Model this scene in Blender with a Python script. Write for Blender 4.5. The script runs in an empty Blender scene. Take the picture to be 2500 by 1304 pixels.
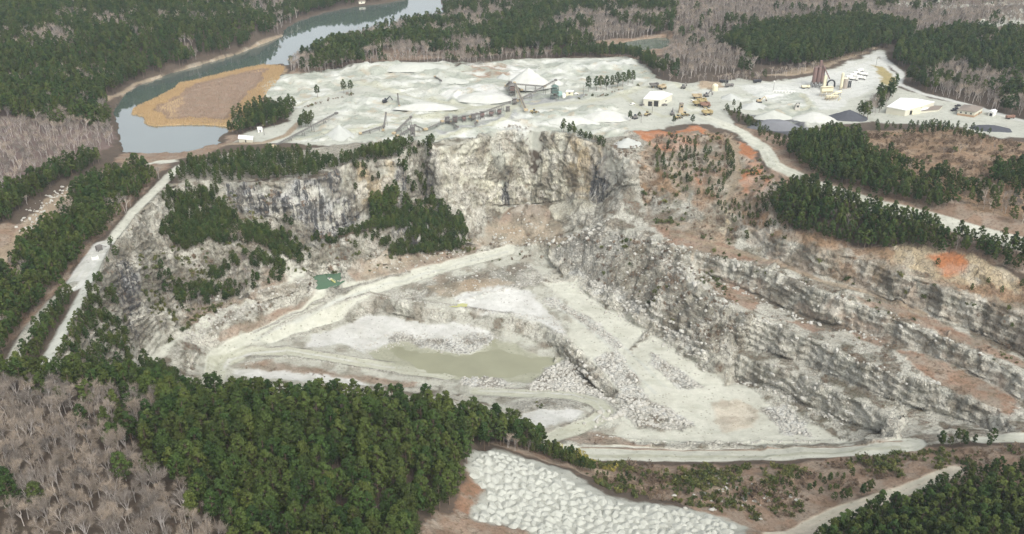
import bpy, bmesh, math, random, time
import numpy as np
from mathutils import Vector, Matrix
from mathutils.bvhtree import BVHTree
from mathutils.geometry import delaunay_2d_cdt
T0 = time.time()
random.seed(7)
RNG = np.random.default_rng(7)
scene = bpy.context.scene
col = scene.collection
R = math.radians

# ------------------------------------------------------------------ camera
PW, PH, FPX = 2500.0, 1304.0, 2165.0
PITCH, CAMZ = R(26.6), 220.0
cam_d = bpy.data.cameras.new('camera')
cam = bpy.data.objects.new('camera', cam_d)
col.objects.link(cam)
cam.location = (0, 0, CAMZ)
cam.rotation_euler = (R(90) - PITCH, 0, 0)
cam_d.sensor_width = 36.0
cam_d.lens = 36.0 * FPX / PW
cam_d.clip_start, cam_d.clip_end = 1.0, 40000.0
scene.camera = cam

# ------------------------------------------------------------------ sky, sun, exposure
SUN_EL, SUN_AZ = R(47), R(151)          # azimuth from +Y towards +X : veiled sun on the right
world = bpy.data.worlds.new('World')
scene.world = world
world.use_nodes = True
wn = world.node_tree
sky = wn.nodes.new('ShaderNodeTexSky')
sky.sky_type = 'NISHITA'
sky.sun_disc = False
sky.sun_elevation, sky.sun_rotation = SUN_EL, SUN_AZ
sky.air_density, sky.dust_density, sky.ozone_density = 1.0, 4.0, 1.0
hsv = wn.nodes.new('ShaderNodeHueSaturation')
hsv.inputs['Saturation'].default_value = 0.18     # overcast: the sky has little blue in it
bg = wn.nodes['Background']
bg.inputs['Strength'].default_value = 0.15
wn.links.new(sky.outputs[0], hsv.inputs['Color'])
wn.links.new(hsv.outputs[0], bg.inputs['Color'])
sun_d = bpy.data.lights.new('sun', 'SUN')
sun_d.energy, sun_d.angle, sun_d.color = .6, R(24), (1.0, 0.94, 0.84)
sun = bpy.data.objects.new('sun', sun_d)
col.objects.link(sun)
sd = Vector((math.sin(SUN_AZ) * math.cos(SUN_EL), math.cos(SUN_AZ) * math.cos(SUN_EL), math.sin(SUN_EL)))
sun.rotation_euler = sd.to_track_quat('Z', 'Y').to_euler()
sun.location = (-200, 400, 600)
scene.view_settings.view_transform = 'Standard'
scene.view_settings.look = 'None'
scene.view_settings.gamma = 1.0
scene.view_settings.exposure = 0.96
scene.cycles.max_bounces = 6
scene.cycles.diffuse_bounces = 3
scene.cycles.glossy_bounces = 2
scene.cycles.transparent_max_bounces = 4
scene.cycles.volume_bounces = 1
scene.cycles.use_denoising = True

# ------------------------------------------------------------------ pixel <-> world
SP, CP = math.sin(PITCH), math.cos(PITCH)
def ray(px, py):
    dx = (px - PW / 2) / FPX; dy = -(py - PH / 2) / FPX
    return dx, CP + dy * SP, -SP + dy * CP
def Z(px, py, z):
    a, b, c = ray(px, py); t = (z - CAMZ) / c
    return (a * t, b * t, z)
def Yp(px, py, Y):
    a, b, c = ray(px, py); t = Y / b
    return (a * t, Y, CAMZ + c * t)
def T(px, py, crest, off):
    """foot of a face standing `off` metres in front of the crest line"""
    az = [p[0] / p[1] for p in crest]; rg = [math.hypot(p[0], p[1]) for p in crest]
    a, b, c = ray(px, py)
    t = (float(np.interp(a / b, az, rg)) - off) / math.hypot(a, b)
    return (a * t, b * t, CAMZ + c * t)
def proj(P):
    P = np.asarray(P, float)
    d = P[..., 1] * CP - (P[..., 2] - CAMZ) * SP
    u = P[..., 1] * SP + (P[..., 2] - CAMZ) * CP
    return PW / 2 + FPX * P[..., 0] / d, PH / 2 - FPX * u / d, d

# ------------------------------------------------------------------ numpy noise
_pr = np.random.default_rng(3)
_perm = np.concatenate([_pr.permutation(256)] * 3).astype(np.int32)
_grad = _pr.normal(size=(256, 3)); _grad /= np.linalg.norm(_grad, axis=1)[:, None]
def perlin(x, y, z, s=0):
    x = np.asarray(x, float) + s * 17.3; y = np.asarray(y, float) + s * 9.1; z = np.asarray(z, float) + s * 5.7
    xi, yi, zi = np.floor(x).astype(int), np.floor(y).astype(int), np.floor(z).astype(int)
    xf, yf, zf = x - xi, y - yi, z - zi
    u, v, w = [f * f * f * (f * (f * 6 - 15) + 10) for f in (xf, yf, zf)]
    xi &= 255; yi &= 255; zi &= 255
    def g(i, j, k):
        h = _perm[_perm[_perm[(xi + i) & 255] + ((yi + j) & 255)] + ((zi + k) & 255)]
        G = _grad[h]
        return G[..., 0] * (xf - i) + G[..., 1] * (yf - j) + G[..., 2] * (zf - k)
    l = lambda a, b, t: a + t * (b - a)
    return 1.6 * l(l(l(g(0,0,0), g(1,0,0), u), l(g(0,1,0), g(1,1,0), u), v),
             l(l(g(0,0,1), g(1,0,1), u), l(g(0,1,1), g(1,1,1), u), v), w)
def fbm(x, y, z, sc, o=3, s=0):
    r = 0.0; a = 1.0
    for i in range(o):
        r = r + a * perlin(np.asarray(x) / sc, np.asarray(y) / sc, np.asarray(z) / sc, s + i); a *= .5; sc *= .5
    return r
def inpoly(x, y, P):
    P = np.asarray(P, float)
    res = np.zeros(x.shape, bool)
    m = (x >= P[:, 0].min()) & (x <= P[:, 0].max()) & (y >= P[:, 1].min()) & (y <= P[:, 1].max())
    if not m.any(): return res
    xs, ys = x[m], y[m]; c = np.zeros(xs.shape, bool)
    x1, y1 = P[:, 0], P[:, 1]; x2, y2 = np.roll(x1, -1), np.roll(y1, -1)
    for i in range(len(P)):
        if y1[i] == y2[i]: continue
        k = (y1[i] > ys) != (y2[i] > ys)
        c ^= k & (xs < (x2[i] - x1[i]) * (ys - y1[i]) / (y2[i] - y1[i]) + x1[i])
    res[m] = c
    return res
def polydist(x, y, L, rmax):
    """distance to a polyline, and signed side offset; inf beyond rmax"""
    d = np.full(x.shape, 1e9); sg = np.zeros(x.shape)
    L = np.asarray(L, float)
    for a, b in zip(L[:-1], L[1:]):
        m = (x > min(a[0], b[0]) - rmax) & (x < max(a[0], b[0]) + rmax) & (y > min(a[1], b[1]) - rmax) & (y < max(a[1], b[1]) + rmax)
        if not m.any(): continue
        vx, vy = b[0] - a[0], b[1] - a[1]; l2 = vx * vx + vy * vy + 1e-9
        px, py = x[m] - a[0], y[m] - a[1]
        t = np.clip((px * vx + py * vy) / l2, 0, 1)
        q = np.hypot(px - t * vx, py - t * vy)
        s = np.sign(vx * py - vy * px)
        dm = d[m]; k = q < dm
        dm[k] = q[k]; d[m] = dm
        sm = sg[m]; sm[k] = s[k]; sg[m] = sm
    return d, sg
# ------------------------------------------------------------------ terrain: break lines surveyed as points (pixel, height)
def ZL(*a): return [Z(*p) for p in a]
def YL(*a): return [Yp(*p) for p in a]
LINES = []
def line(L): LINES.append(L); return L

rim_c = line(ZL((60,960,-2),(105,895,-2),(160,800,-1),(215,700,0),(262,595,0),(330,510,0),(400,440,0),(445,402,0)))
crest = ZL((100,960,-4),(135,895,-3),(185,800,-2),(232,700,-1),(280,605,-1),(345,520,-2),(410,455,-2))
line(crest)
# back wall crest, from the rim road round to the far corner on the right
back = ZL((410,455,-2),(480,440,-2),(540,446,-3),(620,447,-3),(700,447,-2),(790,432,-2),(850,402,-2),(905,392,-2),(962,392,-2),
          (985,372,-2),(1010,352,-2),(1045,352,-2),(1065,362,-2),(1100,357,-2),(1160,345,-2),(1230,322,-2),(1300,318,-2),(1380,330,-2),(1430,345,-3),(1490,360,-4),(1545,398,-7))
line(back)
W = [p for p in back]
toe1 = [Yp(430,520,556)] + [T(x, y, W, o) for x, y, o in ((545,512,6),(620,522,6),(700,546,7),(760,572,7),(850,545,7),(905,500,7),(955,490,7),
          (1000,520,8),(1045,515,7),(1075,490,9),(1120,500,8),(1180,502,8),(1230,502,8),(1300,500,8),(1380,490,9),(1440,485,9),(1500,470,8),(1545,455,7))]
line(toe1)
# lower ledge of the left back wall
ledge = YL((430,612,534),(490,612,540),(560,602,545),(640,612,549),(690,622,556),(760,612,570),(850,580,580),(930,560,592),(1000,560,608),(1080,560,620),(1140,565,632))
line(ledge)
ledge_t = YL((430,672,524),(490,662,530),(560,652,538),(640,660,543),(690,664,550),(760,648,567.5),(850,612,577),(930,610,588),(1000,615,602),(1080,610,614),(1140,598,626))
line(ledge_t)
line(YL((280,605,466),(310,680,459),(340,775,453)))
line(YL((345,520,520),(372,600,511),(392,710,503),(402,780,499)))
line(YL((232,700,418),(262,780,411),(292,870,403),(306,908,398)))
line(YL((185,800,377),(230,880,369),(252,922,361)))
# lower left bench road
lb = line(ZL((310,930,-60),(340,890,-64),(400,840,-67),(450,808,-69),(530,760,-69),(620,715,-68),(720,688,-65),(755,690,-67)))
line(ZL((450,832,-78),(520,798,-79),(600,755,-79),(690,722,-74),(755,702,-70)))
line(ZL((460,775,-70),(550,728,-70),(640,700,-66),(700,678,-63),(745,660,-62)))
# green pond
POND_PX = ((762,672),(790,668),(830,668),(838,685),(815,700),(770,708))
line(ZL(*[(x, y, -70) for x, y in POND_PX + POND_PX[:1]]))
# pit roads and floors
road_up = ZL((1240,612,-77),(1130,640,-77.5),(1000,678,-79),(900,705,-78.5),(800,745,-80.5),(700,790,-84),(620,830,-85.5),(570,852,-86),(530,885,-87),(520,925,-87.5))
line(road_up)
ramp = ZL((540,880,-87),(600,860,-88),(700,858,-90),(850,882,-93),(960,900,-95.5),(1080,915,-96.6))
line(ramp)
line(ZL((590,892,-88),(700,900,-90),(850,915,-94),(1000,930,-96),(1150,942,-96.5),(1260,945,-96)))
line(ZL((1000,640,-72),(1120,612,-75),(1230,598,-76),(1340,600,-77)))
line(ZL((860,668,-70),(930,650,-71),(1000,640,-72)))
line(ZL((1060,700,-79),(1180,690,-79),(1330,690,-80)))
uc = line(ZL((640,828,-85.5),(720,785,-84),(800,757,-83),(870,738,-82),(905,728,-81.5),(960,738,-82),(1000,745,-82),(1060,752,-83.5),(1130,760,-85.5),(1250,776,-87),
              (1320,786,-87),(1385,830,-87),(1420,862,-87),(1460,898,-87),(1500,943,-88),(1530,982,-88)))
ut = line(ZL((662,838,-89),(750,815,-92),(820,785,-92))) 
line(ZL((820,785,-92),(880,770,-91),(950,766,-90),(1040,782,-91),(1060,786,-91.3),(1150,800,-92),(1250,808,-93.5),(1310,824,-94.5),(1362,856,-95.5),(1400,888,-94),(1440,930,-95.5),(1478,968,-94),(1505,992,-89)))
line(ZL((905,860,-97.3),(935,840,-97.3),(1000,833,-97.3),(1060,855,-97.3),(1130,866,-97.3),(1178,850,-97.3),(1212,825,-97.3),(1262,842,-97.3),(1320,866,-97.3),(1372,872,-97.3),
        (1340,902,-97.3),(1290,932,-97.3),(1200,926,-97.3),(1120,915,-97.3),(1050,912,-97.3),(985,898,-97.3),(940,880,-97.3),(905,860,-97.3)))
line(ZL((720,838,-91),(850,852,-94),(890,862,-96.5)))
line(ZL((1395,905,-95),(1440,950,-95.5)))
uturn = ZL((1170,955,-94),(1300,962,-92),(1400,966,-90.5),(1455,982,-89.5),(1475,1005,-89),(1450,1028,-88),(1385,1052,-86),(1320,1062,-84))
line(uturn)
line(ZL((1290,985,-88),(1380,990,-87.5),(1425,1005,-87),(1390,1025,-86.5),(1300,1040,-85)))
line(ZL((1340,692,-81),(1450,770,-84),(1560,870,-85),(1650,960,-87)))
line(ZL((1500,1040,-88),(1600,1055,-88),(1750,1062,-88),(1900,1070,-87),(2080,1075,-80)))
line(ZL((1665,950,-88.5),(1740,940,-88.5),(1830,945,-87.5),(1890,990,-88.5),(1895,1020,-89),(1800,1035,-90),(1720,1000,-89.5),(1665,950,-88.5)))
# haul road, berm and the near rim
line(ZL((1385,1078,-84),(1500,1082,-87),(1600,1086,-87),(1750,1088,-87),(1900,1086,-86),(2050,1082,-80),(2150,1078,-66)))
haul = ZL((1390,1100,-81),(1500,1106,-82),(1600,1110,-82),(1800,1112,-80),(2000,1104,-72),(2150,1094,-64),(2260,1084,-57),(2400,1072,-48),(2500,1068,-42),(2600,1068,-38))
line(haul)
line(ZL((1420,1130,-78),(1600,1136,-77),(1800,1138,-75),(2000,1126,-68),(2150,1112,-60),(2300,1105,-52),(2500,1100,-40)))
line(ZL((1480,1180,-68),(1700,1200,-64),(1900,1190,-63),(2100,1160,-60),(2300,1140,-51),(2520,1130,-40)))
# tailings shelf
line(ZL((1150,1112,-50),(1200,1102,-50),(1300,1130,-51),(1400,1165,-52),(1480,1215,-53),(1600,1235,-53),(1720,1255,-54),(1815,1290,-55)))
line(ZL((1140,1150,-49),(1190,1200,-49),(1140,1262,-48),(1300,1285,-50),(1420,1310,-51)))
line(ZL((1215,1092,-58),(1320,1115,-62),(1420,1150,-64),(1510,1205,-62),(1640,1222,-60),(1780,1255,-60),(1860,1300,-58)))
line(ZL((1905,1298,-59),(2050,1248,-58),(2230,1190,-54)))
# right-hand benches
Bc = line(ZL((1480,545,-41),(1560,566,-40),(1640,600,-39),(1720,622,-39),(1800,642,-39),(1900,672,-39),(2000,712,-38),(2080,740,-38),(2200,786,-38),(2300,826,-38),(2400,870,-38),(2500,925,-38),(2600,985,-38)))
line(ZL((1590,548,-38),(1700,585,-37),(1800,606,-37),(1900,640,-37),(2000,684,-36),(2100,708,-35.5),(2200,742,-35.5),(2300,786,-35.5),(2400,830,-35.5),(2500,884,-35.5),(2600,940,-35)))
UB = line(ZL((1800,548,-28),(1900,588,-24),(2000,610,-20),(2100,632,-19),(2200,672,-19),(2300,702,-19),(2400,730,-19),(2500,770,-19),(2600,815,-19)))
UBt = line([T(x, y, UB, 4) for x, y in ((1830,585),(1900,628),(2000,672),(2100,696),(2200,732),(2300,775),(2400,818),(2500,870),(2600,925))])
Cb = line([T(x, y, Bc, 4) for x, y in ((1700,655),(1760,685),(1860,725),(1960,772),(2060,800),(2160,832),(2260,862),(2360,905),(2440,945),(2500,985),(2590,1040))])
def bench_edge(pts, ref):
    """front edge of a flat bench: height taken from the back of the bench in the same direction"""
    az = [p[0] / p[1] for p in ref]; zs = [p[2] for p in ref]
    return [Z(px, py, float(np.interp(ray(px, py)[0] / ray(px, py)[1], az, zs)) - 0.5) for px, py in pts]
Cc = line(bench_edge(((1690,690),(1760,735),(1830,774),(1900,800),(2000,840),(2100,886),(2200,918),(2300,948),(2390,984),(2440,1000)), Cb))
Db = line([T(x, y, Cc, 4) for x, y in ((1835,850),(1900,866),(2000,902),(2100,944),(2200,985),(2300,1012),(2385,1036))])
Dc = line(bench_edge(((1790,862),(1850,884),(1950,916),(2050,962),(2150,1006),(2240,1042)), Db))
Dt = line([T(x, y, Dc, 4) for x, y in ((1800,932),(1880,938),(1960,982),(2060,1028),(2150,1058))])
line(ZL((1300,590,-70),(1400,580,-60),(1480,545,-40)))
LBc = line(ZL((1400,660,-75),(1440,690,-75),(1520,735,-75),(1600,785,-77),(1680,840,-79),(1725,872,-81)))
line(ZL((1340,640,-79),(1400,698,-80.5),(1480,748,-82),(1560,798,-83),(1640,850,-84.5),(1720,900,-86.5)))
# upper right: haul road down the hill, red bank
Ard = line(ZL((1700,250,0),(1760,290,0),(1810,322,0),(1870,362,0),(1890,402,0),(1950,430,0),(2030,464,0),(2130,500,1),(2230,522,2),(2350,556,3),(2500,600,3),(2620,640,3)))
hilledge = line(ZL((1545,398,-7),(1560,350,-2),(1600,330,-1),(1700,318,-1),(1760,330,-2),(1830,370,-4),(1850,410,-5),(1900,450,-5)))
line(ZL((1545,455,-26),(1580,500,-33),(1592,540,-37.5)))
line(ZL((1640,460,-20),(1700,490,-22),(1780,470,-16)))
# far ground
LAKE_PX = [(300,374),(292,340),(285,300),(272,275),(300,230),(340,208),(420,178),(500,155),(590,128),(650,104),(692,88),(690,75),(720,55),(790,32),(870,16),(940,8),(1000,-4),(1015,-60),(1040,-110),
           (1120,-110),(1085,-40),(1078,10),(1082,45),(1060,52),(980,62),(900,90),(820,112),(760,140),(700,162),(690,156),(640,159),(600,166),(540,180),(470,197),(437,203),(425,215),(380,240),(330,262),(320,278),(352,285),(352,300),(375,310),(440,305),(500,306),
           (553,308),(560,318),(530,342),(545,350),(510,362),(450,374),(380,376)]
LAKE = [Z(x, y, -8)[:2] for x, y in LAKE_PX]
line([(x, y, -7.8) for x, y in LAKE + LAKE[:1]])
PONDFAR = [Z(x, y, -4)[:2] for x, y in ((1490,110),(1560,98),(1630,90),(1650,103),(1620,118),(1540,126))]
line([(x, y, -3.8) for x, y in PONDFAR + PONDFAR[:1]])
PTS = ZL((430,340,-11),(350,340,-11),(600,150,-11),(800,90,-11),(1000,30,-11),(330,230,-10),
  (100,150,14),(400,100,16),(600,50,16),(300,10,22),(150,300,8),(50,400,4),(200,230,8),(0,520,-2),(-150,300,12),(-150,600,-2),(-200,100,22),(900,-60,20),(600,-60,24),(200,-80,30),
  (1900,100,10),(2050,60,14),(2300,150,8),(2450,120,14),(2400,230,4),(1400,60,4),(1200,90,-1),(1650,60,6),(1300,-40,8),(1700,-40,14),(2200,-30,14),(2600,0,18),(2700,200,8),
  (2140,345,3),(2300,345,8),(2450,390,10),(2300,440,10),(2480,520,8),(2700,450,10),(2250,270,0),(2050,230,0),(2000,300,0),(1850,240,0),(2480,300,0),
  (1600,250,0),(1400,260,0),(1200,280,0),(1000,280,0),(800,280,0),(700,330,-2),(600,340,-4),(900,200,0),(1100,200,0),(1400,180,0),(1550,170,0),(900,150,-1),(1100,140,-1),(1300,140,0),(700,190,-2),
  (620,200,-6),(500,250,-6.8),(420,290,-7),(520,290,-6.8),(600,300,-5),(330,392,-4),(420,388,-4),(560,345,-5),
  (150,480,-6),(60,560,-9),(-20,640,-11),(60,760,-8),(0,850,-6),(150,600,-3),(-150,850,-8),
  (0,962,0),(150,955,0),(300,962,-3),(450,985,-6),(700,992,-9),(900,1002,-13),(1050,1014,-19),(1200,1036,-32),
  (330,940,-45),(480,938,-78),(700,945,-88),(900,955,-94),(1080,962,-98),(1200,990,-90),(1260,1020,-84),
  (0,1100,4),(300,1100,2),(600,1100,-4),(900,1100,-14),(1060,1110,-26),(1130,1150,-40),(1120,1230,-44),(1040,1290,-40),(0,1304,8),(300,1304,6),(600,1304,0),(850,1250,-14),(900,1330,-20),
  (1240,1300,-46),(1500,1304,-52),(1700,1304,-54),(2100,1300,-48),(2300,1220,-47),(2500,1180,-40),(2500,1304,-28),(2700,1200,-32),(-200,1000,2),(-250,1300,10),
  (1290,495,-52),(1220,540,-66),(1360,535,-64),(1160,575,-73),(1290,575,-75),(1400,560,-66),
  (1700,400,-9),(1620,420,-12),(1780,420,-8),(1700,360,-5),(1880,520,-13),(2000,540,-8),(2200,600,-8),(2400,660,-8),(1700,560,-34))
# the wide country around
for X, Y, z in ((-350,150,8),(0,120,4),(350,150,-30),(-700,400,5),(700,350,5),(-900,900,20),(1000,900,15),(-1400,1800,40),(0,2200,40),(1600,1900,35),(-500,2200,45),(600,2200,30),
                (-4000,0,60),(4000,0,60),(0,-2500,60),(-3500,6000,60),(3500,6000,60),(0,9000,60),(-14000,-6000,60),(14000,-6000,60),(-14000,20000,60),(14000,20000,60),(0,20000,60),(0,-6000,60)):
    PTS.append((X, Y, z))

def resample(L, step):
    out = [L[0]]
    for a, b in zip(L[:-1], L[1:]):
        n = max(1, int(math.dist(a[:2], b[:2]) / step))
        for i in range(1, n + 1):
            t = i / n; out.append(tuple(a[k] + (b[k] - a[k]) * t for k in range(3)))
    return out
def tin(lines, pts):
    co, zz, ed = [], [], []
    for L in lines:
        o = len(co)
        for p in L: co.append((p[0], p[1])); zz.append(p[2])
        ed += [(o + i, o + i + 1) for i in range(len(L) - 1)]
    for p in pts: co.append((p[0], p[1])); zz.append(p[2])
    v, e, f, ov, oe, of = delaunay_2d_cdt([Vector(c) for c in co], ed, [], 0, 1e-4)
    V = np.array([(p[0], p[1]) for p in v]); zz = np.array(zz); C = np.array(co)
    Zs = np.zeros(len(V)); bad = 0
    for i, o in enumerate(ov):
        if o: Zs[i] = zz[o].mean()
        else:
            d = np.hypot(*(C - V[i]).T); k = np.argsort(d)[:4]; w = 1 / (d[k] + .1); Zs[i] = (zz[k] * w).sum() / w.sum(); bad += 1
    F = np.array([t for t in f if len(t) == 3])
    return np.c_[V, Zs], F, bad
V0, F0, bad = tin([resample(L, 12) for L in LINES], PTS)
bvh0 = BVHTree.FromPolygons([tuple(p) for p in V0], [tuple(int(i) for i in t) for t in F0])
print('coarse tin', len(V0), len(F0), 'crossings', bad, round(time.time() - T0, 1))
# second pass : regular points between the break lines, so that triangles are well shaped
allb = np.array([p for L in LINES for p in resample(L, 4)])
cell = {}
for p in allb: cell.setdefault((int(p[0] // 6), int(p[1] // 6)), []).append(p)
extra = []
Yr = 190.0
while Yr < 2400:
    st = max(8.0, Yr * 0.016)
    half = Yr * 0.78 + 60
    n = int(2 * half / st)
    for i in range(n):
        X = -half + (i + random.random() * .5) * st; Y = Yr + random.random() * .5 * st
        cx, cy = int(X // 6), int(Y // 6); ok = True
        for a in (-1, 0, 1):
            for b in (-1, 0, 1):
                if ok and (cx + a, cy + b) in cell:
                    for q in cell[(cx + a, cy + b)]:
                        if (q[0] - X) ** 2 + (q[1] - Y) ** 2 < 25: ok = False; break
        if not ok: continue
        h = bvh0.ray_cast(Vector((X, Y, 900)), Vector((0, 0, -1)))
        if h[0] is not None: extra.append((X, Y, h[0].z))
    Yr += st
V, F, bad = tin([resample(L, 6) for L in LINES], PTS + extra)
print('fine tin', len(V), len(F), 'crossings', bad, round(time.time() - T0, 1))

def edges_of(F):
    E = np.sort(np.concatenate([F[:, [0, 1]], F[:, [1, 2]], F[:, [2, 0]]]), axis=1)
    U, inv = np.unique(E[:, 0].astype(np.int64) * 10000000 + E[:, 1], return_inverse=True)
    return np.c_[U // 10000000, U % 10000000], inv.reshape(3, -1).T
def smooth(V, F, it, w):
    E, _ = edges_of(F)
    for _ in range(it):
        s = np.zeros(len(V)); c = np.zeros(len(V))
        np.add.at(s, E[:, 0], V[E[:, 1], 2]); np.add.at(s, E[:, 1], V[E[:, 0], 2])
        np.add.at(c, E.ravel(), 1)
        V[:, 2] += w * (s / np.maximum(c, 1) - V[:, 2])
    return V
# soften the flat facets but keep the steep faces
n_ = np.cross(V[F[:, 1]] - V[F[:, 0]], V[F[:, 2]] - V[F[:, 0]]); n_ /= np.linalg.norm(n_, axis=1)[:, None] + 1e-12
steepv = np.zeros(len(V))
for k in range(3): np.maximum.at(steepv, F[:, k], 1 - np.abs(n_[:, 2]))
V = smooth(V, F, 3, np.where(steepv > .25, 0.0, .5))
V = smooth(V, F, 14, np.where((V[:, 1] < 345) & (V[:, 0] < 20), .5, 0.0))
bvh0 = BVHTree.FromPolygons([tuple(p) for p in V], [tuple(int(i) for i in t) for t in F])
def hit0(px, py):
    a, b, c = ray(px, py)
    h = bvh0.ray_cast(Vector((0, 0, CAMZ)), Vector((a, b, c)).normalized())
    return h[0] if h[0] is not None else Vector(Z(px, py, 0))
def XY(pts): return [tuple(hit0(x, y)[:2]) for x, y in pts]

# refine until every edge is about the size of a picture element where it is seen
def refine(V, F):
    for it in range(9):
        E, fe = edges_of(F)
        m = (V[E[:, 0]] + V[E[:, 1]]) / 2
        px, py, d = proj(m)
        L = np.linalg.norm(V[E[:, 0]] - V[E[:, 1]], axis=1)
        out = np.maximum(np.maximum(-px, px - PW), np.maximum(-py, py - PH))
        f = np.where(d < 1, 60, 1 + np.clip(out / 60, 0, 60))
        tgt = np.maximum(np.abs(d) * 0.0036, 1.0) * f
        tgt = tgt * np.where(np.abs(V[E[:, 0], 2] - V[E[:, 1], 2]) > .55 * L, .62, 1)
        sp = L > tgt
        if not sp.any() or len(F) > 1300000: break
        nid = np.full(len(E), -1); nid[sp] = len(V) + np.arange(sp.sum())
        V = np.concatenate([V, m[sp]])
        s = sp[fe]; mid = nid[fe]; n = s.sum(1)
        out_f = [F[n == 0]]
        for k in range(3):
            a, b, c = k, (k + 1) % 3, (k + 2) % 3
            q = (n == 1) & s[:, a]
            A, B, C, M = F[q, a], F[q, b], F[q, c], mid[q, a]
            out_f += [np.c_[A, M, C], np.c_[M, B, C]]
            q = (n == 2) & ~s[:, a]
            A, B, C, M1, M2 = F[q, a], F[q, b], F[q, c], mid[q, b], mid[q, c]
            # edge a->b kept ; b->c split M1 ; c->a split M2
            d1 = np.linalg.norm(V[A] - V[M1], axis=1); d2 = np.linalg.norm(V[B] - V[M2], axis=1)
            w = d1 < d2
            out_f += [np.c_[M1, C, M2]]
            out_f += [np.c_[A, B, M1][w], np.c_[A, M1, M2][w], np.c_[A, B, M2][~w], np.c_[B, M1, M2][~w]]
        q = n == 3
        A, B, C = F[q].T; M0, M1, M2 = mid[q].T
        out_f += [np.c_[A, M0, M2], np.c_[M0, B, M1], np.c_[M2, M1, C], np.c_[M0, M1, M2]]
        F = np.concatenate(out_f)
    return V, F
V, F = refine(V, F)
print('refined', len(V), len(F), round(time.time() - T0, 1))
def vnormals(V, F):
    n = np.cross(V[F[:, 1]] - V[F[:, 0]], V[F[:, 2]] - V[F[:, 0]])
    N = np.zeros_like(V)
    for k in range(3): np.add.at(N, F[:, k], n)
    return N / (np.linalg.norm(N, axis=1)[:, None] + 1e-12)
N = vnormals(V, F)
flip = N[:, 2].mean() < 0
if flip: F = F[:, ::-1].copy(); N = -N
# ------------------------------------------------------------------ terrain: soften, mounds, berms, rough rock
def vsteep(V, F):
    n = np.cross(V[F[:, 1]] - V[F[:, 0]], V[F[:, 2]] - V[F[:, 0]]); n /= np.linalg.norm(n, axis=1)[:, None] + 1e-12
    s = np.zeros(len(V))
    for k in range(3): np.maximum.at(s, F[:, k], 1 - np.abs(n[:, 2]))
    return s
st0 = vsteep(V, F)
V = smooth(V, F, 8, np.where(st0 > .2, 0.0, .5))
V = smooth(V, F, 2, np.full(len(V), .4))

LOOK = {  # rgb, rock, streak, scrub, rubble
 'wood':   ((.085,.066,.05), 0, 0, .3, 0),
 'pink':   ((.150,.112,.098), 0, 0, .2, 0),
 'dust':   ((.47,.47,.40), .05, 0, 0, 0),
 'white':  ((.50,.50,.47), .05, 0, 0, 0),
 'ltgrey':  ((.42,.43,.385), .05, 0, 0, 0),  # greyish tone of tracks, ruts and worked yard ground
 'olive':  ((.37,.37,.29), 0, 0, 0, 0),
 'rock':   ((.62,.605,.52), 1, .12, .1, 0),
 'pale':   ((.50,.495,.425), .7, .05, .05, .3),
 'cream':  ((.64,.62,.50), 1, .22, .06, 0),
 'ochre':  ((.50,.41,.27), 1, .15, .05, 0),
 'dark':   ((.47,.47,.45), 1, .85, .3, 0),
 'slope':  ((.42,.405,.335), .95, .25, .4, .2),
 'brown':  ((.26,.18,.125), .3, 0, .4, 0),
 'lbrown': ((.33,.26,.18), .35, 0, .3, .2),
 'hill':   ((.32,.21,.125), .5, 0, .55, .1),
 'clay':   ((.43,.175,.075), .5, 0, .25, 0),
 'claybr': ((.25,.145,.09), .2, 0, .5, .1),
 'reed':   ((.40,.29,.16), 0, 0, .1, 0),
 'reedbr': ((.26,.185,.13), 0, 0, .3, 0),
 'coal':   ((.075,.078,.088), .1, 0, 0, .1),
 'mud':    ((.30,.30,.225), 0, 0, 0, 0),
 'rubble': ((.60,.60,.56), .35, 0, 0, 1),
 'rubdk':  ((.40,.39,.34), .5, 0, .25, .8),
 'tail':   ((.345,.35,.305), .1, 0, 0, 0),
 'grass':  ((.30,.25,.12), 0, 0, .2, 0),
 'yard':   ((.40,.405,.35), .05, 0, 0, .05),
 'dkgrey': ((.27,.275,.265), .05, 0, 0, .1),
 'floor':  ((.45,.45,.385), .25, 0, .1, .15),
 'lotan':  ((.50,.45,.36), .2, 0, .1, 0),
 'lot':    ((.47,.475,.44), 0, 0, 0, 0),
}
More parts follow.
